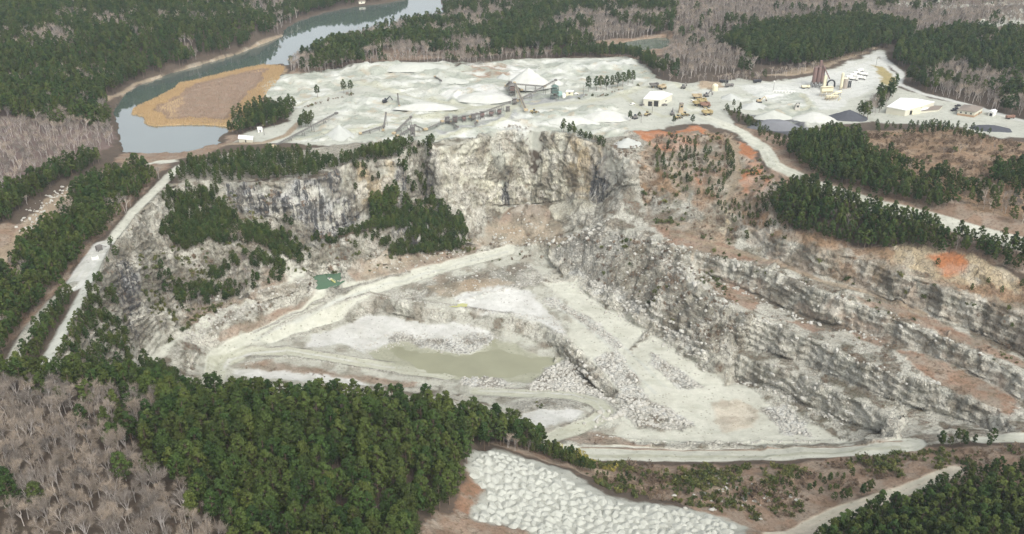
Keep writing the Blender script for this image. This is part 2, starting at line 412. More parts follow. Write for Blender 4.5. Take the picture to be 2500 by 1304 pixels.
AREAS = [
 ('pink', [(-200,560),(0,470),(120,420),(240,385),(290,340),(270,300),(150,250),(0,230),(-200,250)]),
 ('brown', [(700,185),(900,150),(1150,140),(1250,130),(1420,120),(1560,150),(1560,128),(1450,100),(1650,70),(1640,95),(1700,130),(1000,110),(850,120),(740,150)]),
 ('reed', [(318,280),(330,262),(380,240),(425,215),(437,203),(470,197),(540,180),(600,166),(640,159),(700,162),(690,200),(640,240),(600,300),(560,322),(553,310),(500,308),(440,307),(375,312),(350,300),(350,286)]),
 ('reedbr', [(445,215),(560,180),(700,168),(660,215),(610,280),(540,300),(440,290),(430,275),(450,250)]),
 ('yard', [(540,352),(600,325),(700,300),(720,270),(690,250),(640,230),(636,205),(660,190),(720,180),(780,174),(860,170),(900,158),(960,152),(1080,152),(1115,165),(1180,158),(1250,145),(1380,143),(1530,138),(1575,160),(1600,190),(1660,205),(1740,205),(1800,192),(1870,200),(1950,192),(2050,162),(2150,122),(2165,125),(2150,150),(2195,185),(2190,215),(2250,232),(2360,258),(2440,275),(2520,300),(2520,335),(2440,335),(2330,310),(2130,298),(2050,302),(1990,320),(1930,330),(1830,285),(1770,262),(1810,325),(1860,365),(1840,365),(1790,320),(1700,300),(1560,322),(1540,345),(1440,345),(1300,318),(1160,345),(1060,352),(1000,352),(830,358),(700,352)]),
 ('lbrown', [(290,395),(350,378),(520,368),(500,378),(420,392),(330,402)]),
 ('dust', [(300,392),(330,380),(345,388),(440,392),(400,400),(330,402)]),
 ('brown', [(1800,300),(1930,340),(2340,495),(2540,555),(2540,660),(2300,620),(1900,460),(1860,370)]),
 ('brown', [(-60,560),(60,540),(230,425),(300,400),(420,400),(300,520),(100,760),(-60,900)]),
 ('hill', [(2110,320),(2300,312),(2460,345),(2520,350),(2600,420),(2520,540),(2400,520),(2300,470),(2200,430),(2120,390)]),
 # quarry
 ('rock', [(60,965),(135,893),(185,800),(262,600),(345,512),(410,448),(620,444),(965,389),(1060,350),(1230,318),(1400,330),(1545,396),(1600,340),(1700,318),(1840,390),(1900,450),(1900,560),(2100,620),(2300,690),(2620,810),(2620,1075),(2400,1075),(2150,1098),(1800,1116),(1400,1108),(1200,1020),(700,960),(300,960)]),
 ('slope', [(410,448),(620,450),(760,470),(780,570),(1130,520),(1160,580),(1130,610),(880,640),(760,660),(560,740),(440,770),(350,830),(320,700),(300,600),(345,520)]),
 ('dark', [(540,446),(700,446),(800,430),(870,400),(880,490),(850,580),(760,600),(690,540),(560,500)]),
 ('slope', [(830,352),(1000,345),(1062,352),(1060,400),(960,395),(830,440),(540,450),(440,445),(440,405),(560,375),(760,365)]),
 ('ochre', [(872,402),(965,390),(972,470),(950,505),(880,490)]),
 ('dark', [(970,390),(1050,360),(1065,500),(1120,560),(960,600),(960,500)]),
 ('cream', [(1060,350),(1230,318),(1400,330),(1545,396),(1545,460),(1440,500),(1300,505),(1180,510),(1080,492)]),
 ('ochre', [(1380,340),(1460,350),(1480,460),(1400,490)]),
 ('dark', [(1225,400),(1243,400),(1243,505),(1225,505)]),
 ('dark', [(1440,400),(1490,380),(1490,480),(1450,490)]),
 ('rock', [(1490,365),(1548,398),(1545,470),(1500,480)]),
 ('lbrown', [(1160,600),(1200,540),(1290,490),(1370,540),(1420,575),(1380,600),(1250,598)]),
 ('brown', [(1200,540),(1290,490),(1350,520),(1290,545)]),
 ('slope', [(130,893),(200,780),(262,605),(330,640),(360,780),(400,870),(330,960),(200,960)]),
 ('dark', [(270,650),(330,640),(350,740),(300,790)]),
 ('rock', [(380,500),(420,470),(440,560),(400,600),(370,570)]),
 ('brown', [(880,640),(1010,622),(1130,612),(1180,600),(1150,625),(1000,668),(870,690),(850,672)]),
 ('lbrown', [(890,640),(1000,622),(1100,615),(1060,635),(950,660),(880,680)]),
 ('brown', [(450,775),(520,725),(700,675),(740,680),(560,745),(480,790)]),
 ('brown', [(520,830),(640,770),(760,715),(850,690),(880,700),(760,745),(660,795),(580,830)]),
 ('rubdk', [(440,835),(540,800),(680,730),(760,700),(755,690),(640,715),(530,760),(450,810)]),
 ('dust', [(310,925),(345,880),(400,830),(470,795),(520,775),(620,715),(690,690),(720,645),(740,660),(745,685),(640,730),(540,775),(450,825),(380,890),(340,930)]),
 ('dust', [(1160,640),(1240,596),(1330,590),(1345,610),(1300,650),(1330,690),(1400,690),(1480,745),(1600,825),(1720,905),(1790,930),(1840,950),(1900,1000),(2000,1045),(2100,1078),(1800,1085),(1500,1078),(1400,1062),(1250,1065),(1200,985),(1080,945),(700,935),(480,935),(470,880),(560,830),(700,785),(850,715),(1000,670)]),
 ('floor', [(470,880),(560,830),(700,785),(850,715),(1000,670),(1160,640),(1240,600),(1330,600),(1345,650),(1330,690),(1390,740),(1390,830),(1480,950),(1540,1000),(1500,1060),(1400,1070),(1240,1075),(1190,985),(1080,945),(700,935),(480,935)]),
 ('rubdk', [(1180,665),(1290,640),(1340,690),(1260,712),(1120,722),(1000,735),(930,715),(1050,690)]),
 ('lbrown', [(1040,700),(1200,680),(1260,690),(1160,715),(1080,725)]),
 ('brown', [(1055,675),(1075,668),(1098,680),(1085,695),(1065,690)]),
 ('white', [(1110,725),(1220,698),(1290,715),(1350,770),(1385,820),(1250,770),(1130,755)]),
 ('pale', [(650,830),(740,785),(840,745),(910,730),(1060,750),(1130,760),(1250,776),(1320,788),(1385,832),(1370,860),(1250,812),(1060,790),(950,770),(820,790),(700,838)]),
 ('white', [(840,790),(900,765),(1050,785),(1200,808),(1220,830),(1180,850),(1120,868),(1060,858),(1000,838),(940,845),(890,862),(830,840),(740,850),(760,820)]),
 ('rubble', [(1120,868),(1060,858),(1000,838),(940,845),(960,820),(1100,830),(1200,815),(1225,826),(1180,852)]),
 ('mud', [(900,862),(940,842),(1000,835),(1060,857),(1130,868),(1180,852),(1214,826),(1262,843),(1320,867),(1375,873),(1340,905),(1290,935),(1200,930),(1110,925),(1000,915),(930,885)]),
 ('white', [(1290,1000),(1390,992),(1430,1008),(1390,1030),(1300,1050),(1260,1030)]),
 ('rubdk', [(1230,982),(1330,978),(1400,982),(1425,1000),(1330,1000),(1240,1002)]),
 ('rubble', [(1290,938),(1340,900),(1385,872),(1420,900),(1450,940),(1500,985),(1440,962),(1290,955)]),
 ('rubble', [(1130,920),(1200,920),(1260,940),(1180,950),(1120,940)]),
 ('rock', [(1380,830),(1420,862),(1500,943),(1535,985),(1500,990),(1440,945),(1395,885)]),
 ('brown', [(590,892),(660,880),(760,900),(1020,935),(1000,948),(800,925),(620,905)]),
 ('white', [(580,902),(680,905),(860,925),(900,945),(640,925),(560,915)]),
 ('rubble', [(1320,735),(1400,770),(1500,850),(1530,850),(1450,785),(1360,730)]),
 ('rubble', [(1500,850),(1560,930),(1590,990),(1540,970),(1505,940),(1450,880)]),
 ('rubble', [(1510,960),(1560,975),(1640,1000),(1700,1035),(1640,1050),(1560,1040),(1520,1010)]),
 ('rubdk', [(1530,1005),(1600,1010),(1700,1040),(1660,1055),(1560,1048)]),
 ('rubble', [(1590,860),(1660,905),(1700,930),(1720,950),(1650,945),(1600,900)]),
 ('rubble', [(1860,1000),(1920,985),(1960,1030),(1990,1070),(1920,1060)]),
 ('lotan', [(1735,985),(1800,975),(1850,1000),(1840,1045),(1770,1055),(1745,1025)]),
 ('slope', [(1345,605),(1480,540),(1640,600),(1760,690),(1830,775),(1800,900),(1725,870),(1600,785),(1440,692),(1400,660)]),
 ('rubdk', [(1345,605),(1440,560),(1560,570),(1480,650),(1560,740),(1440,690)]),
 ('rock', [(1560,566),(1700,620),(1800,700),(1850,780),(1740,730),(1640,650)]),
 ('claybr', [(1580,545),(1680,548),(1760,585),(1900,632),(1880,645),(1740,620),(1640,598)]),
 ('claybr', [(1730,690),(1780,680),(1850,715),(1870,740),(1830,760),(1760,720)]),
 ('claybr', [(1910,780),(1960,785),(2030,810),(1990,812)]),
 ('claybr', [(2040,795),(2120,798),(2170,830),(2160,850),(2090,825)]),
 ('claybr', [(2180,850),(2300,880),(2420,940),(2490,985),(2470,1020),(2390,985),(2250,920)]),
 ('claybr', [(2060,720),(2200,745),(2400,835),(2560,910),(2560,930),(2400,858),(2180,770)]),
 ('pale', [(2100,885),(2190,915),(2290,945),(2390,985),(2290,960),(2170,930),(2060,890)]),
 ('hill', [(1545,398),(1600,335),(1700,315),(1780,330),(1850,390),(1900,450),(1930,560),(1800,548),(1790,600),(1700,580),(1590,545),(1560,470)]),
 ('slope', [(1420,330),(1500,340),(1560,320),(1600,335),(1550,400),(1480,365)]),
 ('clay', [(1550,322),(1600,318),(1640,325),(1700,305),(1720,320),(1690,345),(1600,350),(1560,340)]),
 ('clay', [(1790,345),(1830,355),(1850,390),(1885,440),(1890,470),(1830,475),(1810,440),(1830,400),(1800,370)]),
 ('clay', [(1590,352),(1660,345),(1700,352),(1690,366),(1620,372)]),
 ('clay', [(1690,420),(1720,415),(1740,450),(1705,455)]),
 ('slope', [(1600,480),(1700,495),(1730,545),(1640,540),(1590,525)]),
 ('ochre', [(1745,500),(1785,490),(1800,560),(1780,600),(1755,560)]),
 ('lbrown', [(1760,320),(1800,350),(1815,430),(1790,480),(1760,500),(1780,430),(1785,380)]),
 ('slope', [(1900,590),(2100,632),(2300,700),(2520,775),(2540,870),(2400,815),(2200,730),(2000,670),(1880,625)]),
 ('hill', [(1800,548),(1900,560),(2100,600),(2300,640),(2520,690),(2560,800),(2400,735),(2200,675),(2000,612),(1880,585)]),
 ('ochre', [(2180,600),(2260,600),(2380,620),(2480,680),(2500,720),(2380,690),(2260,680),(2180,640)]),
 ('clay', [(2270,625),(2330,610),(2365,640),(2360,670),(2310,680),(2285,660)]),
 ('brown', [(1380,1045),(1470,1055),(1560,1085),(1640,1098),(1500,1092),(1400,1080),(1360,1070)]),
 ('brown', [(1420,1128),(1600,1135),(1800,1137),(2000,1125),(2200,1095),(2520,1095),(2560,1190),(2300,1180),(2100,1210),(1950,1290),(1850,1310),(1650,1225),(1500,1200),(1380,1140),(1200,1085),(1300,1070)]),
 ('brown', [(1060,1250),(1140,1265),(1300,1295),(1300,1400),(980,1400),(1010,1310)]),
 ('lbrown', [(1340,1090),(1400,1085),(1470,1135),(1500,1165),(1440,1150),(1380,1120)]),
 ('lbrown', [(1660,1150),(1720,1160),(1790,1200),(1740,1205),(1680,1190)]),
 ('claybr', [(1135,1160),(1180,1120),(1190,1200),(1150,1260),(1100,1270)]),
 ('tail', [(1150,1108),(1200,1096),(1300,1122),(1400,1155),(1480,1210),(1600,1230),(1720,1250),(1825,1288),(1840,1330),(1300,1330),(1290,1290),(1140,1268),(1190,1200),(1140,1150)]),
 ('lotan', [(1890,1310),(2040,1248),(2150,1220),(2240,1185),(2200,1215),(2090,1260),(2000,1320)]),
 ('dust', [(2030,460),(2140,492),(2240,512),(2180,522),(2100,500)]),
 ('coal', [(1830,282),(1880,285),(1960,300),(1975,320),(1930,332),(1880,318)]),
 ('lot', [(1800,210),(1900,205),(2050,165),(2140,130),(2195,185),(2140,215),(2080,240),(2050,270),(1950,262),(1870,250)]),
 ('grass', [(2130,158),(2160,165),(2190,190),(2170,215),(2150,195)]),
 ('lbrown', [(1700,215),(1720,200),(1760,203),(1778,215),(1740,222)]),
 ('lbrown', [(1830,188),(1950,185),(2060,150),(2140,118),(2145,110),(2050,130),(1900,180)]),
 ('grass', [(2310,135),(2380,145),(2440,165),(2450,178),(2400,165),(2340,152)]),
 ('dust', [(2380,55),(2420,35),(2500,20),(2520,60),(2470,60),(2400,75)]),
 ('dust', [(2180,5),(2300,-5),(2520,-10),(2520,10),(2400,15),(2300,22),(2200,16)]),
 ('white', [(1235,165),(1270,155),(1310,165),(1340,195),(1300,212),(1250,212)]),
 ('white', [(1060,225),(1150,205),(1235,212),(1250,240),(1180,250),(1100,245)]),
 ('ltgrey', [(1340,150),(1530,142),(1560,165),(1540,190),(1430,205),(1370,185)]),
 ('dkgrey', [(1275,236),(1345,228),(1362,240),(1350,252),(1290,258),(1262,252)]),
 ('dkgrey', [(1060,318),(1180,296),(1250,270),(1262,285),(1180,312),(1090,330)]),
 ('ltgrey', [(880,235),(1000,232),(1060,255),(960,270),(800,275)]),
 ('ltgrey', [(1060,340),(1140,315),(1300,285),(1500,270),(1500,290),(1300,310),(1160,335)]),
 ('reedbr', [(1240,170),(1120,175),(1130,165),(1240,158)]),
 ('reedbr', [(1240,185),(1140,192),(1150,184),(1240,178)]),
 ('lbrown', [(0,620),(60,540),(130,480),(210,432),(240,430),(190,480),(110,545),(40,615),(-30,680),(-60,660)]),
 ('brown', [(280,395),(300,375),(540,350),(560,330),(600,335),(560,352),(500,378),(330,400)]),
]
ROADS = [ # look, width (m), centre line
 ('ltgrey', 5.5, [(95,915),(110,888),(165,790),(215,690),(250,620),(262,598)]),
 ('dust', 6.5, [(255,608),(266,593),(330,512),(400,443),(440,404)]),
 ('white', 11, [(178,700),(195,672),(225,632),(250,598)]),
 ('pale', 7, [(25,890),(50,840),(90,780),(130,735),(175,695)]),
 ('dust', 13, [(1240,612),(1130,640),(1000,678),(900,705),(800,745),(700,790),(620,830),(570,852),(530,885),(520,925)]),
 ('olive', 11, [(520,930),(530,890),(600,860),(700,858),(850,882),(960,900),(1090,916)]),
 ('olive', 11, [(1170,955),(1300,962),(1400,966),(1455,982),(1475,1005),(1450,1028),(1385,1055),(1300,1075)]),
 ('dust', 18, [(1400,1104),(1500,1106),(1600,1110),(1800,1112),(2000,1104),(2150,1094),(2210,1088)]),
 ('olive', 4, [(1400,1107),(1600,1114),(1800,1116),(2000,1107),(2190,1092)]),
 ('dust', 10, [(2400,1075),(2500,1069),(2600,1068)]),
 ('dust', 10, [(1690,262),(1720,285),(1760,300),(1810,322),(1866,360),(1890,402),(1950,430),(2030,464)]),
 ('dust', 13, [(2030,464),(2130,498),(2230,522),(2350,553),(2500,597),(2620,640)]),
 ('lbrown', 3.5, [(1640,572),(1740,600),(1850,630),(1930,655),(2010,690),(2110,712),(2200,742),(2260,768)]),
 ('olive', 9, [(1160,262),(1000,235),(900,205),(860,202)]),
 ('olive', 9, [(1160,262),(1300,258),(1420,250),(1520,232),(1560,215)]),
 ('olive', 8, [(1560,215),(1640,205),(1700,225),(1690,262)]),
 ('olive', 6, [(1000,290),(1080,285),(1160,262)]),
 ('olive', 5, [(900,205),(850,215),(780,240),(700,265)]), ('olive', 5, [(960,290),(1050,280),(1160,262)]), ('ltgrey', 8, [(1040,240),(1080,215),(1090,200),(1075,185)]),
 ('olive', 5, [(1250,262),(1230,300),(1150,320),(1060,340)]), ('dkgrey', 7, [(1300,254),(1340,247),(1390,240),(1430,234)]), ('olive', 6, [(1520,232),(1560,262),(1620,285),(1700,275)]),
 ('ltgrey', 6, [(1780,232),(1830,245),(1930,250),(2000,260)]), ('olive', 5, [(1960,230),(1980,260),(1930,272)]), ('olive', 4, [(700,345),(800,325),(880,318),(950,300),(1000,290)]), ('ltgrey', 9, [(1310,178),(1380,168),(1402,190),(1372,215),(1330,228)]),
 ('rubdk', 1.6, [(640,820),(720,776),(800,746),(905,715),(1000,734),(1130,749),(1250,765)]), ('rubdk', 1.8, [(1000,664),(900,690),(800,730),(700,772),(620,812)]), ('rubdk', 1.5, [(600,872),(700,870),(850,893),(960,912),(1080,928)]), ('rubdk', 1.5, [(600,850),(700,846),(850,870),(960,886)]),
 ('rubdk', 1.6, [(1180,970),(1300,974),(1390,978),(1440,992),(1452,1004),(1430,1020),(1370,1040)]), ('rubdk', 1.5, [(1180,945),(1300,950),(1410,952),(1475,970),(1505,1000)]), ('brown', 1.6, [(1420,1093),(1600,1098),(1800,1099),(2000,1092),(2200,1078)]),
 ('white', 1.2, [(1170,953),(1300,960),(1400,964),(1455,980),(1474,1005),(1450,1026)]), ('white', 1.2, [(545,905),(560,878),(620,862),(700,856),(850,880),(960,898)]), ('ltgrey', 1.5, [(1240,614),(1130,642),(1000,680),(900,707),(800,747),(700,792),(620,832)]), ('ltgrey', 1.5, [(1350,740),(1450,810),(1540,900),(1600,960)]), ('ltgrey', 1.5, [(1370,735),(1480,810),(1570,890),(1630,950)]),
 ('lot', 8, [(1700,226),(1800,212),(1900,205),(2000,185),(2080,160),(2150,128)]),
 ('lot', 6, [(2150,128),(2160,145),(2200,178),(2195,205),(2250,228),(2380,260),(2520,300)]),
 ('lbrown', 3, [(1785,345),(1800,380),(1805,420),(1790,460),(1770,500)]),
 ('pale', 2.5, [(1640,505),(1680,500),(1690,470),(1665,455)]),
 ('lbrown', 6, [(560,352),(640,350),(700,330),(730,300)]),
 ('ltgrey', 5, [(640,275),(720,250),(800,232),(870,215)]),
 ('lotan', 9, [(1890,1305),(2050,1248),(2230,1190),(2330,1150)]),
 ('lbrown', 2, [(1690,630),(1700,605),(1770,580),(1775,560)]),
 ('dust', 5, [(2340,70),(2390,62),(2420,45)]),
 ('lbrown', 4, [(40,40),(70,20),(110,5),(150,-8)]),
 ('lbrown', 5, [(255,245),(330,205),(420,176),(500,152),(590,126),(640,106),(690,86)]),
]
PLAT = np.zeros(len(V))
for P in ([(540,350),(720,265),(640,225),(700,182),(900,160),(1080,154),(1250,148),(1530,142),(1600,185),(1560,215),(1500,235),(1400,245),(1160,258),(1000,240),(880,210),(800,235)], [(700,345),(800,260),(900,225),(1000,250),(1160,275),(1500,255),(1540,330),(1430,340),(1300,316),(1160,342),(1000,350)], [(1780,232),(1960,225),(2000,260),(2000,310),(1900,300)]):
    PLAT = np.maximum(PLAT, inpoly(V[:, 0] + 3 * perlin(V[:, 0] / 9, V[:, 1] / 9, 0, 91), V[:, 1], XY(P)).astype(float))
hm_ = 1 - np.abs(fbm(V[:, 0], V[:, 1], 0, 26, 3, 92)) * 1.6
V[:, 2] += PLAT * (2.2 * np.clip(hm_, 0, 1) ** 2 + .9 * fbm(V[:, 0], V[:, 1], 0, 11, 3, 95) - .8)
MOUNDS = [ # px, py, half width, half depth, height
 (1000,165,62,22,5),(900,170,40,18,4),(1150,228,40,26,5),(930,245,35,14,3),(760,195,40,20,2.5),(830,262,40,10,3),(1020,262,26,12,2.5),(1100,285,30,10,2),
 (1230,300,40,10,3.5),(1400,285,50,12,4),(1480,268,26,12,4),(1180,322,36,8,3),(1390,165,26,14,4),(1470,160,30,16,4),(1540,152,20,14,3),(1720,208,18,10,4.5),(1640,208,12,8,3),
 (700,200,30,12,2),(1840,212,26,10,2),(680,355,30,5,1.5),(1080,180,22,10,3),(1290,150,40,6,2),(1200,160,30,5,2),(1190,178,30,4,1.6),(960,205,40,12,2.5),
 (1520,345,14,8,3),(1505,325,20,6,2)]
for px, py, a, b, h in MOUNDS:
    c = hit0(px, py); wob = fbm(V[:, 0], V[:, 1], 0, 14, 2, 5) * .35
    d = np.hypot((V[:, 0] - c.x) / a, (V[:, 1] - c.y) / b) + wob
    V[:, 2] += h * np.clip(1 - d, 0, 1) ** .8
BERMS = [((640,822),(720,778),(800,748),(905,718),(1000,737),(1130,752),(1250,768),(1330,780)),((700,850),(850,872),(960,888)),((590,890),(700,872),(820,890),(960,910)),((1450,1066),(1600,1080),(1750,1083),(1900,1080),(2080,1074),(2190,1072)),
         ((640,840),(560,868),(545,895)),((140,890),(190,795),(240,690),(285,598),(345,518)),((880,700),(760,752),(640,810)),((1330,690),(1260,700),(1120,735)),((1500,965),(1560,1000),(1640,1030)),
         ((1310,690),(1400,745),(1500,830),(1560,900)),((1620,588),(1740,612),(1900,655),(2000,698),(2200,765),(2400,855)),((1870,372),(1905,415),(1960,440)),((1800,1090),(1500,1088))]
for B in BERMS:
    d, _ = polydist(V[:, 0], V[:, 1], XY(B), 5)
    V[:, 2] += 1.3 * np.exp(-(d / 1.3) ** 2) * (.6 + .4 * perlin(V[:, 0] / 4, V[:, 1] / 4, 0, 3))

# water bodies : the bed lies under the surface, the banks stand clear of it
for poly, zw, bw in ((LAKE, -8, 22), (PONDFAR, -4, 22), ([Z(x, y, -70)[:2] for x, y in POND_PX], -70, 2)):
    ins = inpoly(V[:, 0], V[:, 1], poly)
    V[ins, 2] = np.minimum(V[ins, 2], zw - .9)
    d, _ = polydist(V[:, 0], V[:, 1], poly + poly[:1], bw + 8)
    k_ = ~ins & (d < bw); V[k_, 2] = np.maximum(V[k_, 2], zw + .35 + .02 * d[k_])
    V[ins, 2] -= np.clip(d[ins] / 6, 0, 2)
# colours and masks by area, edges frayed
n1 = fbm(V[:, 0], V[:, 1], V[:, 2], 16, 3, 1); n2 = fbm(V[:, 0], V[:, 1], V[:, 2], 16, 3, 11)
r_ = np.hypot(V[:, 0], V[:, 1])
amp = np.clip(r_ / 500, .5, 1.6) * 2.7
f1 = fbm(V[:, 0], V[:, 1], V[:, 2], 5, 2, 101); f2 = fbm(V[:, 0], V[:, 1], V[:, 2], 5, 2, 111)
qx, qy = V[:, 0] + amp * n1 + 1.5 * f1, V[:, 1] + amp * n2 + 1.5 * f2
COL = np.tile(np.array(LOOK['wood'][0]), (len(V), 1)); MSK = np.tile(np.array(LOOK['wood'][1:], float), (len(V), 1))
jit = [(0, 0), (1.1, .5), (-.8, .9), (-.3, -1.2), (.9, -.7)]
def paint(w, look):
    L = LOOK[look]; w = w[:, None]
    COL[:] = COL * (1 - w) + np.array(L[0]) * w
    MSK[:] = MSK * (1 - w) + np.array(L[1:], float) * w
INQ = np.zeros(len(V), bool)
for look, P in AREAS:
    W_ = XY(P); w = np.zeros(len(V))
    for jx, jy in jit: w += inpoly(qx + jx, qy + jy, W_)
    paint(w / len(jit), look)
    if P[0] == (60, 965): INQ = w > 0
tone = fbm(V[:, 0] * .6, V[:, 1] * 1.3, 0, 15, 4, 131)
for c_, w_ in (((.30, .32, .27), np.clip((tone + .12) * 2.6, 0, .85)), ((.40, .34, .25), np.clip((fbm(V[:, 0], V[:, 1], 0, 12, 4, 141) - .42) * 3, 0, .55)), ((.54, .55, .51), np.clip((-tone - .25) * 2.5, 0, .7))):
    w_ = (w_ * PLAT)[:, None]; COL = COL * (1 - w_) + np.array(c_) * w_
steep = np.clip((vsteep(V, F) - .16) / .22, 0, 1)
hiN = np.clip(.5 + 1.2 * fbm(V[:, 0], V[:, 1], V[:, 2], 30, 3, 21), 0, 1)
# steep ground in the pit is bare rock even where the flats are dust or soil
isrock = np.clip(MSK[:, 0] / .5, 0, 1)
w = steep * INQ * (1 - isrock)
paint(w * .8, 'rock')
w = (1 - np.clip(steep * 2.5, 0, 1)) * INQ * np.clip(isrock, 0, 1) * np.clip(.35 + .5 * n2, 0, .75)
paint(w, 'pale')
for look, wd, P in ROADS:
    d, _ = polydist(V[:, 0], V[:, 1], XY(P), wd)
    w = np.clip((wd / 2 + .6 * n1 - d) / 1.2 + .5, 0, 1)
    paint(w, look)
    if wd >= 8:      # wheel tracks worn along the road
        for off in (wd * .16, wd * .33):
            t = np.exp(-((d - off) / .7) ** 2) * np.clip(.35 + n2 * .5, 0, .6)
            paint(t, 'olive' if look != 'olive' else 'dust')
        MSK[:, 0] *= 1 - w
for L_, look, wd, st_ in ((Bc, 'pale', 5, .8), (Cc, 'pale', 5, .85), (Dc, 'pale', 4, .85), (UB, 'pale', 3, .6), (LBc, 'rubble', 4, .8), (back, 'dust', 2.5, .5), (UBt, 'brown', 4, .6), (Cb, 'brown', 4, .65), (Db, 'rubdk', 4, .7), (Dt, 'rubdk', 4, .7), (ledge, 'pale', 3, .5)):
    d, _ = polydist(qx, qy, L_, wd + 2)
    paint(np.clip((wd / 2 - d) / 1.0 + .5, 0, 1) * st_ * np.clip(.7 + n2, .2, 1), look)
# thin ground cover : grey olive on the left wall, brown scrub and soil on the right benches and the rubble slope
cov = fbm(V[:, 0], V[:, 1], V[:, 2], 13, 4, 151); cov2 = fbm(V[:, 0], V[:, 1], V[:, 2], 9, 4, 161)
for m_, c_, lo, mx in (((V[:, 0] < -25) & (V[:, 1] > 350), (.125, .125, .085), .0, .72), ((V[:, 0] > 40) & (V[:, 1] > 340), (.24, .18, .13), .2, .52), ((V[:, 0] > 20) & (V[:, 1] > 330), (.12, .115, .075), .3, .6)):
    w_ = (np.clip(((cov if lo < .25 else cov2) - lo) * 3.2, 0, mx) * INQ * np.clip(MSK[:, 0] * 1.3, 0, 1) * (V[:, 2] < -1) * (1 - .45 * steep))[:, None]
    COL[:] = COL * (1 - w_) + np.array(c_) * w_
    MSK[:, 2] = np.maximum(MSK[:, 2], w_[:, 0] * .8)
cw = np.array(LOOK['claybr'][0]); isclay = np.exp(-((COL - cw) ** 2).sum(1) / .004)
w_ = (np.clip((cov2 - .0) * 3, 0, .75) * isclay)[:, None]; COL[:] = COL * (1 - w_) + np.array((.30, .27, .22)) * w_
# rock relief : ridged, blocky, with vertical joints
N = vnormals(V, F)
rk = MSK[:, 0]
x, y, z = V.T
rid = 1 - 2 * np.abs(perlin(x / 13, y / 13, z / 22, 31)); rid2 = 1 - 2 * np.abs(perlin(x / 5.2, y / 5.2, z / 8, 32))
joint = perlin(x / 4.5, y / 4.5, z / 26, 33)
blk = perlin(x / 6, y / 6, z / 5, 34); blk = np.round(blk * 3) / 3
disp = rk * (1.3 * rid + 1.1 * rid2 + 1.5 * joint * (.3 + steep) + 1.5 * blk + .9 * perlin(x / 2, y / 2, z / 2, 35)) * (.16 + .84 * steep)
sw = z / 4.2 + .9 * fbm(x, y, z * 0, 28, 2, 36); sw = sw - np.floor(sw)
disp += rk * steep * 2.0 * (np.where(sw < .8, sw / .8, (1 - sw) / .2) - .5) * (.5 + .5 * INQ) * np.where((x < 95) & (y > 525), .3, 1)
disp += rk * np.clip(steep * 1.5, 0, 1) * INQ * (x > 60) * 3.6 * perlin(x / 34, y / 34, z / 60, 39)
disp += rk * np.clip(steep * 1.5, 0, 1) * INQ * (3.2 * perlin(x / 24, y / 24, z / 90, 37) + 2.2 * (1 - 2 * np.abs(perlin(x / 15, y / 15, z / 60, 38))) - .8)
disp += MSK[:, 2] * .5 * fbm(x, y, z, 6, 3, 41) + MSK[:, 3] * .7 * perlin(x / 2.2, y / 2.2, z / 2.2, 42)
disp += .16 * fbm(x, y, z * 0, 9, 3, 44)
V = V + N * disp[:, None]
wp = fbm(x, y, z, 15, 4, 121)
for c_, w_ in (((.20, .185, .155), np.clip((wp - .15) * 3.0, 0, .5)), ((.64, .62, .54), np.clip((-wp - .08) * 3.0, 0, .75))):
    w_ = (w_ * rk * (.35 + .65 * steep))[:, None]; COL = COL * (1 - w_) + np.array(c_) * w_
COL *= (1 + .20 * fbm(x, y, z, 24, 4, 51) * (.35 + .65 * np.clip(MSK.max(1), 0, 1)))[:, None]
COL = np.clip(COL, .01, .85)

def mesh_np(name, V, F, mats=(), smoothf=True):
    me = bpy.data.meshes.new(name)
    F = np.asarray(F); k = F.shape[1]
    me.vertices.add(len(V)); me.vertices.foreach_set('co', np.asarray(V, np.float32).ravel())
    me.loops.add(F.size); me.loops.foreach_set('vertex_index', F.astype(np.int32).ravel())
    me.polygons.add(len(F)); me.polygons.foreach_set('loop_start', (np.arange(len(F)) * k).astype(np.int32))
    me.polygons.foreach_set('loop_total', np.full(len(F), k, np.int32))
    me.polygons.foreach_set('use_smooth', np.full(len(F), smoothf))
    for m in mats: me.materials.append(m)
    me.update(calc_edges=True); me.validate()
    return me

